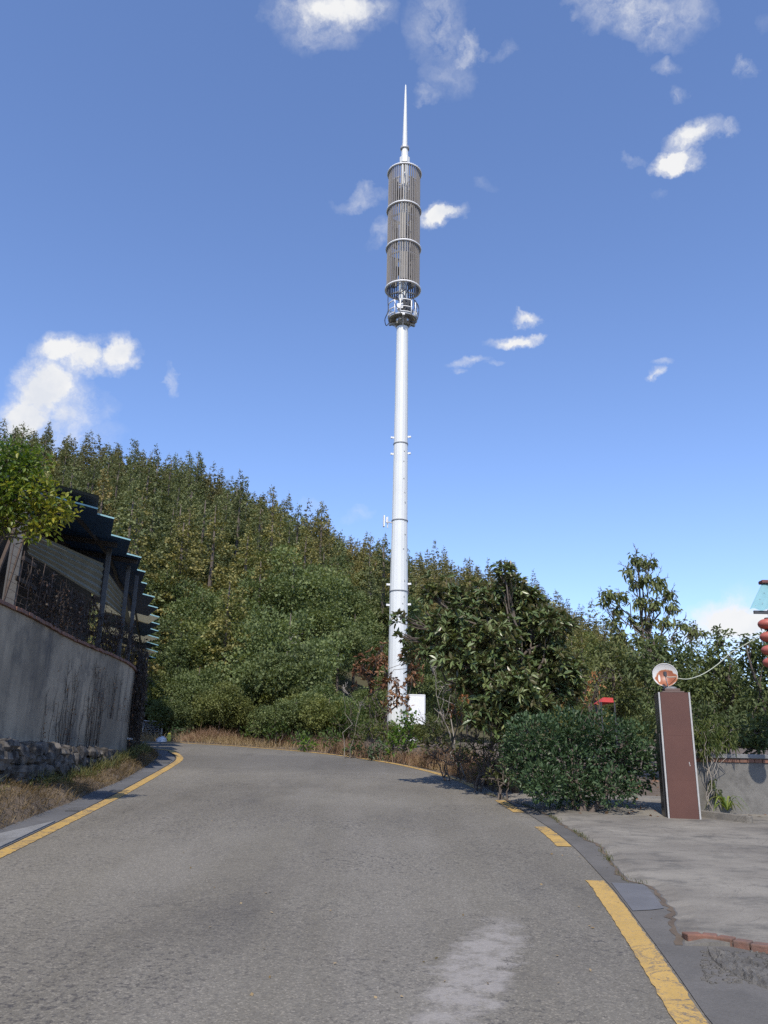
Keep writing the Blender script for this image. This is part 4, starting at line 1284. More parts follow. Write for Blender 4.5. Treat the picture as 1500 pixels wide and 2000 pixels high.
# brick edging set in the broken driveway edge
be = thing("brick_edging", "row of worn red bricks set in the broken concrete at the lower right", "edging", lift(ground(1400, 1845), 0))
bp_ = [(1337, 1839), (1372, 1839), (1403, 1843), (1436, 1850), (1470, 1857), (1506, 1864), (1544, 1872), (1585, 1880)]
for k, (q0, q1) in enumerate(zip(bp_[:-1], bp_[1:])):
    a, c = ground(*q0), ground(*q1); m_ = (a + c) / 2; d = c - a; b = MB()
    b.box((m_[0], m_[1], m_[2] + .012), (np.linalg.norm(d[:2]) * .95, .105 + rng.normal() * .006, .085), math.atan2(d[1], d[0]) + rng.normal() * .03)
    b.build("brick", MAT['redbrick' if k in (0, 2, 6) else 'brick'], be, bevel=.009)
rb = MB()
for k in range(320):
    q = ground(rng.uniform(1370, 1560), rng.uniform(1862, 1925)); s_ = rng.uniform(.004, .016)
    blob(rb, q + [0, 0, .012], (s_, s_ * .9, s_ * .6), np.array([0, 1.0, 0]), np.array([1.0, 0, 0]), 900 + k)
kind(rb.build("rubble_crumbs", MAT['rubble']), 'stuff')
bc = MB(); cc = resample(catmull(GRD([(1375, 1853), (1420, 1862), (1470, 1880), (1540, 1905), (1600, 1920)]), 6), 30); c2 = resample(catmull(GRD([(1385, 1868), (1400, 1890), (1440, 1915), (1500, 1940), (1580, 1965)]), 6), 30)
G_ = cc[:, None] * (1 - np.linspace(0, 1, 12))[None, :, None] + c2[:, None] * np.linspace(0, 1, 12)[None, :, None]
G_ = lift(G_, .022); G_[..., 2] += rng.normal(size=G_.shape[:2]) * .007; G_[:, (0, -1), 2] -= .04; G_[(0, -1), :, 2] -= .04
bc.grid(G_); kind(bc.build("driveway_rubble_edge", MAT['rubble']), 'structure')

# ------------------------------------------------------------------ turquoise roof and lanterns at the right edge
ry = 11.9
rf = thing("gate_pavilion", "turquoise corrugated gate roof with maroon ridge cap at the right edge", "pavilion", (at_y(1590, 1600, ry)[0], ry, float(gz(0, ry))))
e0 = at_y(1464, 1190, ry - .3); e1 = at_y(1487, 1141, ry + .25)
b = MB(); k = 97; xs_ = np.linspace(0, 2.2, k); wv = .016 * np.sin(xs_ / .115 * 2 * PI / 2)
lo_ = np.stack([e0[0] + xs_, e0[1] + 0 * xs_, e0[2] + wv], 1); hi_ = np.stack([e1[0] + xs_, e1[1] + 0 * xs_, e1[2] + wv], 1)
b.grid(np.stack([lo_, hi_], 1)); b.build("roof_sheet", MAT['cyanroof'], rf)
b = MB(); hb = hi_.copy(); hb[:, 1] += .9; hb[:, 2] = e0[2] + wv; hb[:, 0] += .7
b.grid(np.stack([hi_, hb], 1)); b.build("roof_sheet", MAT['cyanroof'], rf)
b = MB(); b.beam(e1 + [-.015, 0, .03], e1 + [2.2, 0, .03], .14, .05); b.build("ridge_cap", MAT['ridge'], rf, bevel=.01)
b = MB(); b.beam(e0 + [.07, .03, -.035], e0 + [2.2, .03, -.035], .03, .045); b.build("eave_board", MAT['darksteel'], rf)
for dx in (.28, 1.9):
    b = MB(); b.box((e0[0] + dx, ry + .25, (e0[2] + SLOPE * ry) / 2), (.10, .10, e0[2] - SLOPE * ry)) if dx > 1 else b.box((e0[0] + dx + .02, e0[1] + .05, e0[2] - .12), (.03, .03, .26)); b.build("post", MAT['darksteel'], rf)
b = MB()
for dx, t in ((.10, .1), (.13, .35), (.16, .6), (.19, .85), (.22, .2)):
    q = e0 + (e1 - e0) * t + np.array([dx * .7, 0, .012]); b.lathe([(.006, 0), (.006, .008), (.0, .010)], q, 8, cap=False)
b.build("roof_screw", MAT['seam'], rf)
llab = ["topmost red lantern of the string under the turquoise roof", "second red lantern down the string", "third red lantern down, above the bottom one", "bottom red lantern of the hanging string"]
for k, (px, py) in enumerate([(1499, 1219), (1503, 1244), (1506, 1270), (1509, 1294)]):
    c = at_y(px, py, e0[1] + .05); ln_ = thing("red_lantern", llab[k], "lantern", c, "string of red lanterns")
    b = MB(); th = np.linspace(-PI / 2, PI / 2, 13); b.lathe([(.116 * math.cos(t) + .017, .074 * math.sin(t)) for t in th], c, 40, rib=.045); b.build("paper_shell", MAT['lantern'], ln_, smooth=True)
    b = MB(); b.lathe([(.035, .0), (.035, .016), (.03, .02)], c + [0, 0, .071], 16); b.lathe([(.03, -.016), (.035, -.012), (.035, 0)], c + [0, 0, -.071], 16); b.build("cap", MAT['lanterncap'], ln_)

# red canopy seen between the trees
rc = thing("red_canopy", "small red canopy glimpsed between the hedge and the trees", "canopy", at_y(1188, 1400, 19.0))
b = MB(); a, c = at_y(1174, 1371, 19), at_y(1200, 1372, 19); e, f_ = at_y(1178, 1362, 19.5), at_y(1198, 1363, 19.5)
b.hexa([a, c, c + [0, .8, 0], a + [0, .8, 0]], [e, f_, f_ + [0, .1, 0], e + [0, .1, 0]]); b.build("canvas", MAT['redcloth'], rc, bevel=.02)
b = MB()
for q in (a, c): b.tube([q, (q[0], q[1], float(gz(q[0], q[1])))], .02, 6)
b.build("pole", MAT['darksteel'], rc)

# bags by the bend
def bag(px, py, w, hgt, mat, label):
    c = ground(px, py); s_ = c[1] / FPX; b = MB(); n1, n2 = 12, 8; V = []
    for j in range(n2):
        ph = (j / (n2 - 1)) * PI * .62
        for i in range(n1):
            th = i / n1 * 2 * PI; q = np.array([math.cos(th) * math.cos(ph * .75), math.sin(th) * math.cos(ph * .75), math.sin(ph)]) * (1 + rng.normal() * .12)
            V.append(c + q * np.array([w * s_ / 2, w * s_ / 2 * .8, hgt * s_]))
    b.add(V, [[j * n1 + i, j * n1 + (i + 1) % n1, (j + 1) * n1 + (i + 1) % n1, (j + 1) * n1 + i] for j in range(n2 - 1) for i in range(n1)])
    b.ng.append((list(range(b.n - n1, b.n)), 0))
    tag(b.build("plastic_bag", mat, smooth=True), label, "bag")


bag(315, 1449, 20, 9, MAT['bagwhite'], "white plastic rubbish bag lying at the bend in the road")
bag(329, 1448, 9, 13, MAT['bagyellow'], "yellow plastic bag beside the white one at the bend")
# wire gate at the end of the wall
fg = thing("mesh_fence", "small grey wire mesh fence panel beyond the end of the wall", "fence", lift(at_y(300, 1440, 33), 0))
b = MB(); a, c = at_y(281, 1408, 33), at_y(318, 1410, 33); za_ = float(gz(0, 33))
for q in (a, c): b.tube([q, (q[0], q[1], za_)], .03, 6)
b.tube([a, c], .03, 6); b.build("fence_frame", MAT['steel'], fg)
b = MB()
for t in np.linspace(.05, .95, 12):
    q = a + (c - a) * t; b.tube([q, (q[0], q[1], za_ + .05)], .006, 4)
for t in np.linspace(.1, .9, 8):
    b.tube([a * (1 - t) + np.array([a[0], a[1], za_]) * t, c * (1 - t) + np.array([c[0], c[1], za_]) * t], .006, 4)
b.build("wire_mesh", MAT['steel'], fg)

# scattered leaves on the road
b = MB(); n_ = 70; pq = np.array([ground(rng.uniform(250, 1300), rng.uniform(1480, 1990)) for _ in range(n_)]); pq[:, 2] += .012
leaves(b, pq, rdir(n_) * [1, 1, .12], rng.uniform(.015, .035, n_), .02, simple=True)
kind(b.build("fallen_leaves", LM['straw']), 'stuff')

# ------------------------------------------------------------------ near plants
# citrus above the retaining wall at the left
plant("citrus_tree", "bushy citrus tree with yellow-green leaves leaning over the left end of the shed", 'tree', 10.6,
      [(20, 890, 42), (-40, 900, 60), (60, 905, 42), (15, 960, 60), (70, 960, 48), (105, 1000, 38), (40, 1015, 45), (-30, 1000, 70), (85, 1030, 26), (-90, 960, 80), (128, 985, 15), (60, 1052, 12)],
      LM['citrus'], .085, .040, 1250, base=(at_y(-60, 1200, 10.9)[0], 10.9, 3.85) if False else np.array([at_y(-70, 1200, 10.9)[0], 10.9, 3.85]),
      trunk=.06, twigs=4, droop=.25, tintbias=lambda p: (p[:, 0] - at_y(40, 950, 10.6)[0]) * .25 + (at_y(40, 960, 10.6)[2] - p[:, 2]) * .45 + .05)

# magnolia beside the tower foot
plant("magnolia_tree", "broad magnolia tree with large glossy dark leaves right of the tower", 'tree', 15.2,
      [(985, 1112, 20), (990, 1150, 34), (1020, 1165, 34), (950, 1190, 55), (880, 1165, 42), (840, 1160, 22), (1040, 1210, 50), (885, 1225, 60), (960, 1265, 75), (1030, 1270, 65), (1080, 1228, 38), (1115, 1218, 16),
       (1075, 1290, 50), (1115, 1320, 32), (985, 1335, 62), (930, 1330, 50), (900, 1290, 55), (1050, 1335, 55), (830, 1225, 32), (780, 1205, 13), (785, 1245, 12), (820, 1270, 30), (960, 1385, 45, -.7), (1010, 1385, 45, -.6), (1100, 1350, 35), (1005, 1345, 44, -1.0), (1050, 1375, 42, -.6), (935, 1395, 36, -.7), (985, 1410, 36, -.8)],
      LM['magnolia'], .155, .054, 150, base=(1008, 1440), trunk=.08, whorl=9, twigs=9, droop=.10, shell=.5, lumpy=.22, twigr=.008)

# clipped round hedge bush
plant("hedge_bush", "big rounded dark green clipped bush at the driveway edge beside the pillar", 'bush', 12.9,
      [(1040, 1445, 62), (1110, 1435, 62), (1180, 1440, 60), (1235, 1450, 52), (1030, 1500, 55), (1090, 1505, 70), (1160, 1505, 70), (1225, 1505, 58), (1255, 1480, 38), (1060, 1530, 45), (1130, 1535, 50), (1200, 1535, 48), (1005, 1475, 30)],
      LM['hedge'], .075, .036, 1500, base=np.array([at_y(1140, 1560, 12.9)[0], 12.9, float(gz(0, 12.9))]), trunk=.06, shell=.72, lumpy=.08, twigs=4, upd=.5, squash=.85, stems=4, outward=.9)

# withered brown sapling before the mast
plant("withered_sapling", "withered magnolia sapling with curled brown leaves in front of the tower foot", 'tree', 23.5,
      [(705, 1300, 22), (735, 1290, 26), (755, 1325, 22), (720, 1335, 24), (775, 1345, 20), (800, 1285, 24), (805, 1320, 22), (790, 1375, 20), (760, 1375, 18), (815, 1300, 14), (745, 1265, 10)],
      LM['brown'], .16, .058, 50, base=(775, 1450), trunk=.035, whorl=6, twigs=5, stems=4, twigr=.010, shell=.4)
plant("orange_sapling", "slim sapling with dry orange leaves under the left side of the magnolia", 'tree', 17.5,
      [(888, 1345, 13), (905, 1360, 16), (915, 1335, 9), (885, 1385, 14), (880, 1320, 8), (900, 1400, 10)],
      LM['orange'], .11, .045, 260, base=(900, 1470), trunk=.02, twigs=4, stems=2)
for lab, pts, base, dp in (("bare pale forked stem standing at the roadside left of the tower", [(673, 1345, 8), (705, 1375, 10)], (672, 1455), 23.01),
                           ("leaning bare shrub with long twigs between the tower cabinet and the magnolia", [(845, 1300, 34), (870, 1340, 30), (905, 1310, 22), (860, 1390, 22)], (905, 1480), 18.5),
                           ("bare grey winter tree with fanned branches at the foot of the hill", [(560, 1265, 26), (545, 1290, 30), (530, 1310, 30), (575, 1290, 24), (515, 1290, 18), (550, 1250, 18)], (556, 1400), 41)):
    plant("bare_tree" if dp > 30 else "bare_shrub", lab, 'tree' if dp > 30 else 'shrub', dp, pts, LM['brown'], .05, .03, 0, base=base, trunk=.05 if dp > 30 else (.011 if dp > 23 else .02), bark='palebark', twigs=12 if dp > 30 else 5, bare=5 if dp > 30 else 3, stems=2, twigr=.012 if dp > 30 else .007)

# roadside shrub belt: (name, label, px clumps, depth, material, leaf L, W, density, base)
def row(name, label, depth, cl, mat, L, W, dens, base, **k):
    k.setdefault('stems', 3); k.setdefault('trunk', .025)
    return plant(name, label, 'bush', depth, cl, LM[mat], L, W, dens, base=base, **k)


row("leafy_bush", "fresh bright green bush at the road edge in front of the tower cabinet", 22.0, [(790, 1410, 22), (775, 1435, 24), (800, 1442, 22), (765, 1460, 16), (795, 1462, 16), (805, 1400, 14)], 'bright', .10, .055, 420, (782, 1480))
row("leafy_bush", "yellow-green loose bush left of the withered sapling", 23.0, [(720, 1420, 22), (700, 1440, 18), (735, 1395, 20), (745, 1430, 22), (722, 1375, 14)], 'bamboo', .15, .045, 260, (722, 1470), bare=2)
row("leafy_bush", "olive bush with thin twigs right of the bright bush", 20.5, [(840, 1420, 24), (860, 1440, 24), (835, 1455, 22), (870, 1410, 18), (880, 1460, 20)], 'weed', .10, .045, 420, (850, 1490), bare=3)
row("leafy_bush", "dark low bush between the yellow-green and bright bushes", 22.5, [(742, 1462, 18), (725, 1470, 15), (760, 1475, 13)], 'hedge', .09, .045, 460, (742, 1482))
row("leafy_bush", "yellowish open bush in front of the magnolia beside the dry grass", 15.6, [(925, 1455, 26), (950, 1480, 26), (905, 1480, 22), (965, 1450, 24), (935, 1500, 18)], 'bamboo', .09, .03, 300, (935, 1520), bare=3)
row("leafy_bush", "green weedy bush tucked against the left side of the hedge bush", 14.4, [(985, 1480, 24), (970, 1505, 22), (995, 1520, 18), (960, 1520, 16)], 'weed', .08, .035, 380, (980, 1545), bare=3)
row("leafy_bush", "reddish dry bush between the leaning bare shrub and the road edge", 17.5, [(870, 1470, 22), (890, 1485, 20), (850, 1480, 18)], 'redstraw', .09, .03, 300, (870, 1500), bare=5)
row("twiggy_bush", "grey twiggy bush in the gap behind the hedge bush", 16.5, [(930, 1440, 26), (955, 1460, 26), (925, 1475, 22), (975, 1440, 24), (945, 1415, 18)], 'weed', .08, .035, 130, (940, 1520), bare=7, twigs=9)
row("twiggy_bush", "brown twiggy thicket beneath the magnolia", 16.0, [(985, 1420, 24), (1000, 1450, 24), (965, 1490, 20), (900, 1480, 20)], 'brown', .07, .035, 110, (960, 1520), bare=8, twigs=10)
row("twiggy_bush", "dry reddish shrub behind the top of the hedge bush", 17.5, [(1140, 1355, 26), (1165, 1330, 20), (1110, 1365, 22), (1155, 1375, 20)], 'orange', .09, .04, 170, (1140, 1480), bare=4)
for lab, cx, cy, r, dp in (("feathery green shrub left of the bare winter tree", 430, 1395, 34, 36), ("feathery green shrub nearest the round dark bush", 392, 1400, 26, 36), ("tall feathery green shrub below the bare winter tree", 470, 1382, 36, 37),
                           ("feathery green shrub behind the bare forked stem", 640, 1395, 40, 30), ("small feathery shrub right of the bare winter tree", 585, 1398, 28, 33), ("feathery green shrub crowding the left of the withered sapling", 680, 1400, 30, 28)):
    row("feathery_shrub", lab, dp, [(cx, cy, r), (cx - r * .6, cy + r * .5, r * .7), (cx + r * .6, cy + r * .5, r * .7), (cx + r * .2, cy - r * .6, r * .6)], 'feather', .34, .022, 150, (cx, cy + 50), group="feathery shrubs along the far roadside", droop=.3, upd=.7)
row("round_bush", "round dark grey-green bush beside the yellow bag", 34, [(350, 1425, 20), (335, 1432, 14), (366, 1432, 15), (350, 1440, 14)], 'hedge', .13, .06, 260, (350, 1448))
for lab, cx, cy, r, dp in (("low leafy bush on the verge left of the russet grass", 500, 1425, 22, 30), ("low leafy bush with broad leaves below the feathery shrubs", 540, 1425, 20, 28.5), ("low rounded bush beside the russet grass at the far roadside", 585, 1440, 20, 26.5),
                           ("small bright low bush at the far road edge", 600, 1455, 14, 25.5), ("low leafy bush beside the bare forked stem", 645, 1440, 20, 25), ("low weedy bush left of the dark low bush", 690, 1460, 16, 23.5)):
    row("low_bush", lab, dp, [(cx, cy, r), (cx - r * .7, cy + r * .3, r * .7), (cx + r * .7, cy + r * .3, r * .7)], 'bright' if 'bright' in lab else 'feather', .14, .06, 200, (cx, cy + r), group="low bushes along the far roadside")

# right hand background
plant("slender_tree", "tall open tree with drooping leaf clusters and bare twigs behind the pillar", 'tree', 23.0,
      [(1245, 1095, 22), (1270, 1100, 16), (1228, 1115, 16), (1260, 1130, 20), (1240, 1140, 14), (1285, 1140, 20), (1305, 1160, 16), (1190, 1160, 18), (1180, 1175, 14), (1215, 1165, 16), (1205, 1190, 15), (1250, 1175, 18), (1280, 1180, 20), (1315, 1185, 18),
       (1200, 1215, 18), (1235, 1210, 16), (1265, 1215, 18), (1300, 1215, 20), (1330, 1220, 16), (1210, 1240, 18), (1355, 1230, 16), (1375, 1236, 10), (1285, 1245, 18), (1320, 1245, 14), (1245, 1250, 20)],
      LM['broad'], .16, .065, 330, base=(1283, 1420), trunk=.075, twigs=4, droop=.4, upd=-.45, outward=.3, bare=2, color=(1.25, 1.2, 1.1), twigr=.008, shell=.3, squash=.8)
for lab, cl, dp, col in (
        ("dense dark tree directly behind the satellite dish", [(1290, 1330, 50), (1330, 1290, 40), (1250, 1300, 40), (1280, 1270, 34), (1340, 1350, 50), (1300, 1390, 50)], 19, (.85, .9, .85)),
        ("dense leafy tree under the sagging pale cable", [(1390, 1290, 34), (1420, 1310, 44), (1380, 1340, 46), (1410, 1250, 22), (1402, 1232, 10), (1430, 1360, 50)], 18.5, (.9, .95, .85)),
        ("dark tree behind the red lanterns", [(1470, 1280, 40), (1500, 1262, 36), (1540, 1290, 60), (1490, 1330, 55), (1455, 1248, 12), (1540, 1370, 60), (1478, 1390, 45)], 17, (.85, .9, .85)),
        ("olive tree behind the right end of the hedge bush", [(1205, 1330, 40), (1175, 1300, 34), (1225, 1290, 34), (1215, 1370, 40), (1190, 1270, 24)], 20, (1.05, 1.0, .9)),
        ("light green shrub between the magnolia and the slender tree", [(1160, 1275, 30), (1140, 1300, 32), (1185, 1290, 24), (1165, 1330, 34)], 24, (1.3, 1.25, 1.0))):
    plant("leafy_tree", lab, 'tree', dp, cl, LM['broad'], .13, .05, 620, base=None, trunk=.06, color=col, group="trees beyond the pillar and boundary wall", droop=.25, upd=.1, twigs=4, shell=.45, lumpy=.2)
plant("leafy_tree", "low dark shade tree standing just behind the boundary wall", 'tree', 14.0, [(1380, 1400, 36), (1430, 1420, 40), (1480, 1430, 44), (1530, 1420, 50), (1410, 1450, 26), (1470, 1460, 24)], LM['broad'], .10, .045, 800, base=None, trunk=.05, color=(.7, .75, .7), group="trees beyond the pillar and boundary wall", droop=.2)
plant("bamboo_plant", "young bamboo with orange-brown canes and drooping leaves right of the pillar", 'plant', float(pc[1] + .33),
      [(1370, 1425, 26), (1395, 1415, 24), (1380, 1450, 26), (1415, 1435, 22), (1430, 1452, 13), (1362, 1465, 14), (1398, 1545, 9), (1392, 1525, 7)],
      LM['bamboo'], .105, .02, 1300, base=(1378, 1592), trunk=.014, stems=2, droop=.55, upd=-.5, outward=.4, bark='orangecane' if 'orangecane' in MAT else 'palebark', twigs=4, twigr=.003)

# dry grass by the right-hand edge of the road
gr = MB()
edge = offset(cut(Rfine, yof(940, 1545), 40), .25)
w_ = np.linspace(0, 1, 8); wid = np.clip(.7 + (edge[:, 1] - 14) * .10, .7, 2.4)
GR = np.stack([offset(edge, wid * k) for k in w_], 1)
bp = surf_pts(GR, 15000); ph = np.sin(bp[:, 0] * 2.3 + bp[:, 1] * 1.1)
bp = bp[ph + rng.normal(size=len(bp)) * .6 > -.5]; n_ = len(bp)
din = rng.random(n_)
blades(gr, bp, rng.uniform(.10, .42, n_) * (.6 + .4 * din), rng.normal(0, .12, (n_, 3)) * [1, 1, .3] + [0, 0, -.03], .012)
kind(gr.build("roadside_grass", LM['straw']), 'stuff')
rs = MB()
for (px, py, wpx, hpx, cnt) in ((400, 1447, 46, 24, 1300), (370, 1449, 22, 16, 500), (545, 1457, 24, 26, 900), (470, 1452, 40, 14, 600), (640, 1466, 34, 26, 900), (680, 1475, 40, 30, 1000), (730, 1484, 40, 22, 700), (880, 1505, 46, 44, 1300), (930, 1520, 44, 44, 1100), (965, 1535, 40, 50, 1000), (1000, 1538, 14, 26, 300), (820, 1495, 50, 26, 800), (850, 1500, 40, 36, 900)):
    c = ground(px, py); s_ = c[1] / FPX
    q = np.stack([c[0] + rng.normal(size=cnt) * wpx * s_ * .5, c[1] + .3 + np.abs(rng.normal(size=cnt)) * .5, np.zeros(cnt)], 1); q[:, 2] = gz(q[:, 0], q[:, 1])
    blades(rs, q, np.abs(rng.normal(.75, .25, cnt)) * hpx * s_, rng.normal(0, .16, (cnt, 3)) * [1, 1, .2], .009)
kind(rs.build("tall_dry_grass", LM['redstraw']), 'stuff')
tg = MB()
c = ground(905, 1520)
for (px, py) in ((908, 1500), (893, 1497), (1000, 1542)):
    c = ground(px, py); cnt = 160; q = c + rng.normal(size=(cnt, 3)) * [.09, .09, 0] + [0, .2, 0]; q[:, 2] = gz(q[:, 0], q[:, 1])
    blades(tg, q, rng.uniform(.35, .75, cnt), rng.normal(0, .14, (cnt, 3)) * [1, 1, .2], .012)
kind(tg.build("green_grass_tufts", LM['feather']), 'stuff')
# leaf litter in the shade of the hedge and along the verge top
li = MB(); n_ = 500
q = np.stack([rng.uniform(2.6, 7.5, n_), rng.uniform(12.3, 19, n_), np.zeros(n_)], 1); keep = q[:, 0] > 1.2 + (19 - q[:, 1]) * .1
q = q[keep]; q[:, 2] = gz(q[:, 0], q[:, 1]) + .03
leaves(li, q, rdir(len(q)) * [1, 1, .3], .09, .045, simple=True)
kind(li.build("leaf_litter", LM['brown']), 'stuff')

# ------------------------------------------------------------------ the wooded hill
def conifer_mesh(mb, H, R, seed, nb=18, tint_shift=0.0, origin=(0, 0, 0), leaf=.24, top=.02, dens=1.0):
    """crown of a cedar-like conifer: whorled, drooping boughs carrying separate sprays"""
    k = np.random.default_rng(seed); o = np.asarray(origin, float)
    z = .16 * H; P_, D_, S_, T_ = [], [], [], []
    lean = k.normal(size=2) * .02
    while z < H * (1 - top):
        f = (z - .16 * H) / (.84 * H); prof = (1 - f) ** .95 * (1 - .35 * max(0, .18 - f) / .18)
        nbg = int(round(5 + 3 * (1 - f)))
        for b_ in range(nbg):
            if k.random() < .10: continue
            a = k.random() * 2 * PI; L_ = R * prof * k.uniform(.62, 1.18) + .12
            m_ = max(3, int(L_ * 26 * dens)); t = np.sort(k.random(m_) ** .62)
            out = np.array([math.cos(a), math.sin(a), 0])
            tip_up = .32 * (f ** 1.5) - .16
            # sprays gather in bunches along the bough
            nk = max(1, int(round(L_ * 1.5))); tk = np.sort(.25 + .75 * k.random(nk) ** .8); t = tk[k.integers(0, nk, m_)]
            c = out * (L_ * t)[:, None] + np.array([0, 0, 1]) * (z + L_ * (tip_up * t + .10 * t ** 2 * k.normal()))[:, None] + k.normal(size=(m_, 3)) * [.21, .21, .13] * (1 - .5 * f)
            c[:, :2] += lean * z
            P_.append(c); D_.append(np.tile(out + [0, 0, .22], (m_, 1)) + k.normal(size=(m_, 3)) * .55)
            S_.append(leaf * (.6 + .55 * k.random(m_)) * (1 - .35 * f)); T_.append(np.clip(.40 + k.normal() * .20 + k.normal(size=m_) * .15 + tint_shift, 0, 1))
        z += H * .84 / nb * k.uniform(.6, 1.15) * (1 - .35 * f)
    # leader
    m_ = 8; P_.append(np.stack([lean[0] * H + k.normal(size=m_) * .07, lean[1] * H + k.normal(size=m_) * .07, H - np.linspace(0, .09 * H, m_)], 1)); D_.append(np.tile([0, 0, .8], (m_, 1)) + k.normal(size=(m_, 3)) * .6); S_.append(np.full(m_, leaf * .6)); T_.append(np.full(m_, .45))
    P_, D_, S_, T_ = np.concatenate(P_), np.concatenate(D_), np.concatenate(S_), np.concatenate(T_)
    n_ = len(P_); d = nrm(D_); sd = nrm(np.cross(d, nrm(k.normal(size=(n_, 3)) + [0, 0, 1.2]))); S1 = S_[:, None]
    dz = np.array([0, 0, -.25])
    V = np.stack([P_ - d * S1 * .3, P_ + d * S1 * .15 + sd * S1 * .42, P_ + d * S1 * .75 + dz * S1, P_ + d * S1 * .1 - sd * S1 * .42], 1) + o
    mb.add(V.reshape(-1, 3), np.arange(n_)[:, None] * 4 + np.arange(4)[None], np.repeat(T_, 4))


def broad_mesh(mb, H, R, seed, origin=(0, 0, 0), leaf=.22, dens=1.0):
    """round-headed evergreen: overlapping leaf clumps with gaps"""
    k = np.random.default_rng(seed); o = np.asarray(origin, float)
    for c_ in range(26):
        d = nrm(k.normal(size=3) * [1, 1, .8] + [0, 0, .25]); rr = k.uniform(.45, .9)
        c = d * [R * rr, R * rr, H * .38 * rr] + [0, 0, H * .60]; r = R * k.uniform(.26, .42)
        n_ = int(400 * dens); dd = nrm(k.normal(size=(n_, 3)) + [0, 0, .35]); pos = c + dd * (r * (.55 + .5 * k.random(n_)))[:, None] * [1, 1, .72]
        ld = nrm(dd + k.normal(size=(n_, 3)) * .7); sd = nrm(np.cross(ld, nrm(k.normal(size=(n_, 3)) + [0, 0, 1.5]))); S1 = (leaf * (.55 + .6 * k.random(n_)))[:, None]
        V = np.stack([pos - ld * S1 * .3, pos + sd * S1 * .34, pos + ld * S1 * .6, pos - sd * S1 * .34], 1) + o
        t_ = np.clip(.42 + k.normal() * .15 + k.normal(size=n_) * .18, 0, 1)
        mb.add(V.reshape(-1, 3), np.arange(n_)[:, None] * 4 + np.arange(4)[None], np.repeat(t_, 4))


def hill_proto(name, cat, fn, mat, H, R, seed, bark):
    r = thing(name, "x y z w", cat, (0, 0, 0)); t = MB()
    t.tube([(0, 0, -.8), (.03, 0, H * .35), (0, .03, H * .7), (.02, 0, H * .93)], [.02 * H, .015 * H, .009 * H, .003 * H], 6)
    t.build("trunk", MAT[bark], r, smooth=True)
    c = MB(); fn(c, H, R, seed); c.build("crown", mat, r)
    return r


def place(proto, loc, sx, sz, rz, col, label, group, first):
    r = proto if first else proto.copy()
    if not first:
        COL.objects.link(r)
        for ch in proto.children:
            c_ = ch.copy(); COL.objects.link(c_); c_.parent = r
    r.location = Vector([float(v) for v in loc]); r.scale = (sx, sx, sz); r.rotation_euler = (0, 0, rz)
    r['label'] = label; r['group'] = group
    for ch in r.children: ch.color = (*col, 1)
    return r


cand = []
az0, az1 = -.56, .44
r = 38.0
kf = np.random.default_rng(5)
while r < 212:
    st_a = 3.35 / r
    for a in np.arange(az0, az1, st_a):
        aa_ = a + kf.normal() * st_a * .3; q = r + kf.normal() * 1.3; f_, R__ = foot_r(aa_), ridge_r(aa_)
        if q < f_ - 1 or q > R__ + 5: continue
        cand.append((q, aa_, (q - f_) / (R__ - f_)))
    r += 3.7
broad, con = [], []
for q, a, t in cand:
    x, y = q * math.sin(a), q * math.cos(a)
    px = 750 + 1600 * math.tan(a)
    pb = (.8 if px > 330 else .55) if t < .10 else (.42 if t < .24 and px > 420 else (.08 if t < .5 else .02))
    # thin the stand where it would stand on the tower
    if math.hypot(x - TX, y - TY) < 4: continue
    if hill_z(x, y) < gz(x, y) - 1.2: continue
    (broad if kf.random() < pb else con).append((q, a, t, x, y))
print("conifers", len(con), "broad", len(broad))
CL = ["dark green conifer in the dense stand on the hillside", "olive yellow-green conifer on the hillside", "brown-tinged conifer on the hillside"]
CC = [(.85, .98, .95), (1.15, 1.10, .88), (1.18, 1.0, .84)]
BL = ["mid green round-headed evergreen tree at the foot of the hill", "light yellow-green leafy tree at the foot of the hill", "deep green shady tree at the foot of the hill"]
BC = [(1.0, 1.05, .95), (1.22, 1.15, .88), (.80, .85, .78)]
cp = [hill_proto("conifer_tree", 'tree', conifer_mesh, LM['conifer'], 10.2, 2.5 + .2 * (k % 3), 40 + k, 'bark') for k in range(8)]
bpz = [hill_proto("evergreen_tree", 'tree', broad_mesh, LM['broad'], 8.0, 3.3, 70 + k, 'bark') for k in range(4)]
used = set(); con.sort(); broad.sort()
NIND = 290
for i, (q, a, t, x, y) in enumerate(con[:NIND]):
    k = i % 8; n1 = math.sin(x * .09 + 1.3) + math.sin(y * .07 + x * .05) + kf.normal() * .7
    c = 0 if n1 < .1 else (1 if n1 < 1.25 else 2)
    s_ = kf.uniform(.68, 1.22)
    place(cp[k], (x, y, hill_z(x, y) - .3), s_, s_ * kf.uniform(.9, 1.12), kf.random() * 6.28, np.array(CC[c]) * kf.uniform(.85, 1.15), CL[c], "conifers covering the hillside", k not in used)
    used.add(k)
used = set()
for i, (q, a, t, x, y) in enumerate(broad[:140]):
    k = i % 4; c = kf.choice(3, p=[.5, .22, .28]); s_ = kf.uniform(.6, 1.05) * (1 if t > .1 else .75)
    place(bpz[k], (x, y, hill_z(x, y) - .3), s_, s_ * kf.uniform(.85, 1.1), kf.random() * 6.28, np.array(BC[c]) * kf.uniform(.85, 1.15), BL[c], "leafy trees along the foot of the hill", k not in used)
    used.add(k)
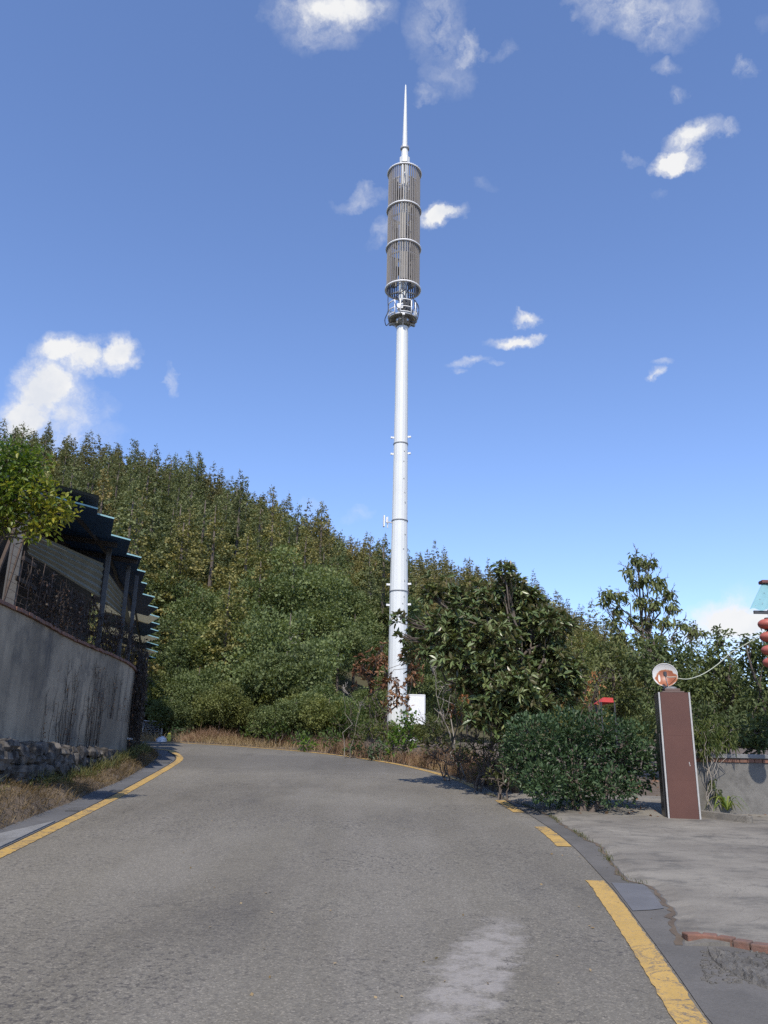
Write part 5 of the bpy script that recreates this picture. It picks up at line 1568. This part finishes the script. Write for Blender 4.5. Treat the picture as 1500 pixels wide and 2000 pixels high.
# thicket between the far roadside and the foot of the hill
SL = ["mid green leafy shrub in the thicket along the far roadside", "yellow-green leafy shrub in the thicket along the far roadside"]
sp_ = [hill_proto("evergreen_shrub", 'shrub', lambda c_, H_, R__, s_: broad_mesh(c_, H_, R__, s_, leaf=.12, dens=.8), LM['broad'], 2.7, 1.5, 90 + k, 'bark') for k in range(3)]
Rxy = Rfine[:, :2]; Tn = nrm(np.gradient(Rxy, axis=0)); Nn = np.stack([Tn[:, 1], -Tn[:, 0]], 1)
used = set(); cnt = 0; tries = 0
while cnt < 95 and tries < 6000:
    tries += 1
    a = kf.uniform(-.42, .06); q = kf.uniform(20, 45); x, y = q * math.sin(a), q * math.cos(a)
    j = int(np.argmin(np.hypot(Rxy[:, 0] - x, Rxy[:, 1] - y))); sd = (np.array([x, y]) - Rxy[j]) @ Nn[j]
    if sd < 1.7 or (sd < 3.0 and kf.random() < .6) or math.hypot(x - TX, y - TY) < 1.8 or (abs(x - TX) < 1.6 and TY - 3 < y < TY): continue
    k = cnt % 3; c = 0 if kf.random() < .6 else 1; s_ = kf.uniform(.5, .9) * (1 + .35 * (q > 33))
    if abs(x / y - TX / TY) < .075 and y < TY: s_ *= .42
    place(sp_[k], (x, y, max(hill_z(x, y), float(gz(x, y))) - .15), s_, s_ * kf.uniform(.85, 1.2), kf.random() * 6.28, np.array(BC[c]) * kf.uniform(.8, 1.15), SL[c], "shrubs in the thicket along the far roadside", k not in used)
    used.add(k); cnt += 1
# the rest of the wood, beyond the nearest individuals
fw = MB()
for i, (q, a, t, x, y) in enumerate(con[NIND:] + broad[140:]):
    s_ = kf.uniform(.78, 1.10); n1 = math.sin(x * .06 + .4) + kf.normal() * .5
    conifer_mesh(fw, 10.2 * s_ * (1.0 if kf.random() < .8 else 1.22), 2.6 * s_, 2000 + i, nb=14, tint_shift=.12 * n1, origin=(x, y, float(hill_z(x, y)) - .3), leaf=.34, dens=.55)
kind(fw.build("forest", LM['forest']), 'stuff')

# ------------------------------------------------------------------ sky, clouds, sun
SUN_EL = math.radians(50)
SUN_AZ = math.radians(180 + 7)          # clockwise from +Y: behind the camera, to the left
SV = np.array([math.sin(SUN_AZ) * math.cos(SUN_EL), math.cos(SUN_AZ) * math.cos(SUN_EL), math.sin(SUN_EL)])
sun = bpy.data.lights.new("sun", 'SUN'); sun.energy = 3.05; sun.angle = math.radians(.5); sun.color = (1.0, .93, .82)
so = bpy.data.objects.new("sun", sun); COL.objects.link(so)
so.rotation_euler = Vector(SV).to_track_quat('Z', 'Y').to_euler()
W = bpy.data.worlds.new("World"); sc.world = W; W.use_nodes = True
nt = W.node_tree; N = NT(nt); bg = nt.nodes["Background"]
sky = N.n("ShaderNodeTexSky", sky_type='NISHITA'); sky.sun_disc = False
sky.sun_elevation = SUN_EL; sky.sun_rotation = SUN_AZ
sky.altitude = 300; sky.air_density = 1.0; sky.dust_density = .15; sky.ozone_density = 2.2
gen = N.n("ShaderNodeTexCoord").outputs["Generated"]
dirv = N.vmath('NORMALIZE', gen)
warp = N.vmath('MULTIPLY', N.vmath('SUBTRACT', N.noise(dirv, 9, 7, .62, col=True), (.5, .5, .5)), (.085, .085, .075))
wdir = N.vmath('ADD', dirv, warp)
warp2 = N.vmath('MULTIPLY', N.vmath('SUBTRACT', N.noise(dirv, 26, 6, .65, col=True), (.5, .5, .5)), (.028, .028, .024))
wdir = N.vmath('ADD', wdir, warp2)
# px, py, radius along, radius across, tilt (deg), density
CLOUDS = [(130, 690, 52, 34, 10, 1.1), (180, 700, 50, 36, 0, 1.1), (238, 700, 34, 36, 60, 1.1), (95, 760, 80, 50, 20, 1.2), (50, 815, 75, 48, 10, 1.15), (140, 800, 70, 62, 0, .85), (130, 850, 95, 35, 0, .6),
          (660, 15, 100, 46, 0, 1.0), (635, 65, 70, 40, 0, .55), (590, 20, 60, 40, 0, .6), (860, 50, 60, 75, 20, .5), (915, 95, 34, 22, 30, .7), (875, 140, 50, 36, 0, .36), (825, 178, 26, 14, 0, .42), (985, 92, 30, 12, 20, .35),
          (1250, 18, 110, 40, -8, .72), (1280, 60, 60, 26, 0, .5), (1150, 5, 60, 18, 0, .5), (1360, 10, 40, 40, 0, .45),
          (1318, 328, 52, 22, 12, 1.25), (1355, 278, 52, 22, 28, .95), (1420, 255, 22, 12, 30, .6), (1290, 340, 26, 16, 0, .9), (1460, 138, 25, 14, 0, .55), (1325, 185, 18, 16, 0, .5), (1312, 118, 22, 16, 0, .42), (1230, 325, 20, 10, 0, .28), (1290, 395, 20, 10, 0, .2),
          (852, 436, 42, 20, 14, 1.2), (890, 425, 22, 12, 20, .55), (715, 393, 50, 16, 10, .45), (738, 455, 26, 18, 0, .5), (945, 360, 20, 12, 0, .2),
          (1030, 603, 38, 13, 4, .95), (1003, 650, 62, 15, 10, 1.05), (1050, 636, 26, 9, 8, .8), (905, 712, 46, 9, 12, .55), (965, 713, 16, 7, 0, .4), (890, 733, 16, 7, 0, .42),
          (1288, 728, 20, 11, 10, .85), (1300, 706, 24, 7, 0, .5), (330, 752, 12, 24, -10, .6), (697, 1000, 34, 14, 8, .35), (590, 985, 24, 14, 0, .25),
          (1440, 1215, 95, 46, 6, 1.1), (1400, 1250, 90, 40, 0, .7), (1480, 1180, 60, 36, 0, .55), (1500, 60, 20, 20, 0, .2)]
dens = None
for (px, py, ra_, rb_, ti, de) in CLOUDS:
    c = nrm(ray(px, py)[None])[0]; e = nrm(ray(px + 10, py)[None])[0] - c; e = e - c * (e @ c); e = e / np.linalg.norm(e); f_ = np.cross(e, c); f_ = f_ if f_ @ UPV > 0 else -f_
    sc_ = 1 / (FPX / (nrm(ray(px, py)[None])[0] @ FWD))
    t_ = math.radians(ti); a1 = (e * math.cos(t_) + f_ * math.sin(t_)) / (ra_ * sc_ * 1.25); b1 = (-e * math.sin(t_) + f_ * math.cos(t_)) / (rb_ * sc_ * 1.25)
    rel = N.vmath('SUBTRACT', wdir, tuple(c))
    u1 = N.vmath('DOT_PRODUCT', rel, tuple(a1), out=1); v1 = N.vmath('DOT_PRODUCT', rel, tuple(b1), out=1)
    r2 = N.math('MULTIPLY_ADD', u1, u1, N.math('MULTIPLY', v1, v1))
    # keep the mask on this side of the sky
    k = N.math('MULTIPLY', N.math('SUBTRACT', 1.0, r2, clamp=True), de)
    dens = k if dens is None else N.math('MAXIMUM', dens, k)
nz = N.noise(N.vmath('ADD', dirv, N.vmath('MULTIPLY', warp2, (1.5, 1.5, 1.5))), 30, 10, .70)
soft = N.ramp(dens, [(0, 0.0), (.30, .22), (.85, 1.0)])
tex = N.ramp(nz, [(.33, .06), (.50, .55), (.66, 1.0)])
core = N.ramp(N.math('ADD', dens, N.math('MULTIPLY', N.math('SUBTRACT', nz, .5), .8)), [(.50, 0.0), (.95, 1.0)])
cv = N.math('MULTIPLY', soft, N.math('MAXIMUM', tex, core))
shade = N.ramp(N.noise(dirv, 15, 5, .6), [(.32, (.84, .87, .93)), (.52, (1.0, 1.0, 1.0))])
SKY_STR = .114
ccol = N.mix(1.0, shade, (.92 / SKY_STR / 1.647,) * 3, 'MULTIPLY')
hs_ = N.n("ShaderNodeHueSaturation"); hs_.inputs["Saturation"].default_value = 1.03; hs_.inputs["Value"].default_value = 1.0
N.link(sky.outputs[0], hs_.inputs["Color"])
N.link(N.mix(N.math('MULTIPLY', cv, .97), N.mix(1.0, hs_.outputs[0], (1.06, 1.06, 1.22), 'MULTIPLY'), ccol), bg.inputs[0])
bg.inputs[1].default_value = SKY_STR

vs = sc.view_settings; vs.view_transform = 'Standard'; vs.look = 'None'; vs.exposure = 0.72; vs.gamma = 1.0
sc.render.engine = 'CYCLES'
cy = sc.cycles; cy.max_bounces = 6; cy.diffuse_bounces = 4; cy.glossy_bounces = 2; cy.transmission_bounces = 3; cy.transparent_max_bounces = 4
cy.use_denoising = False
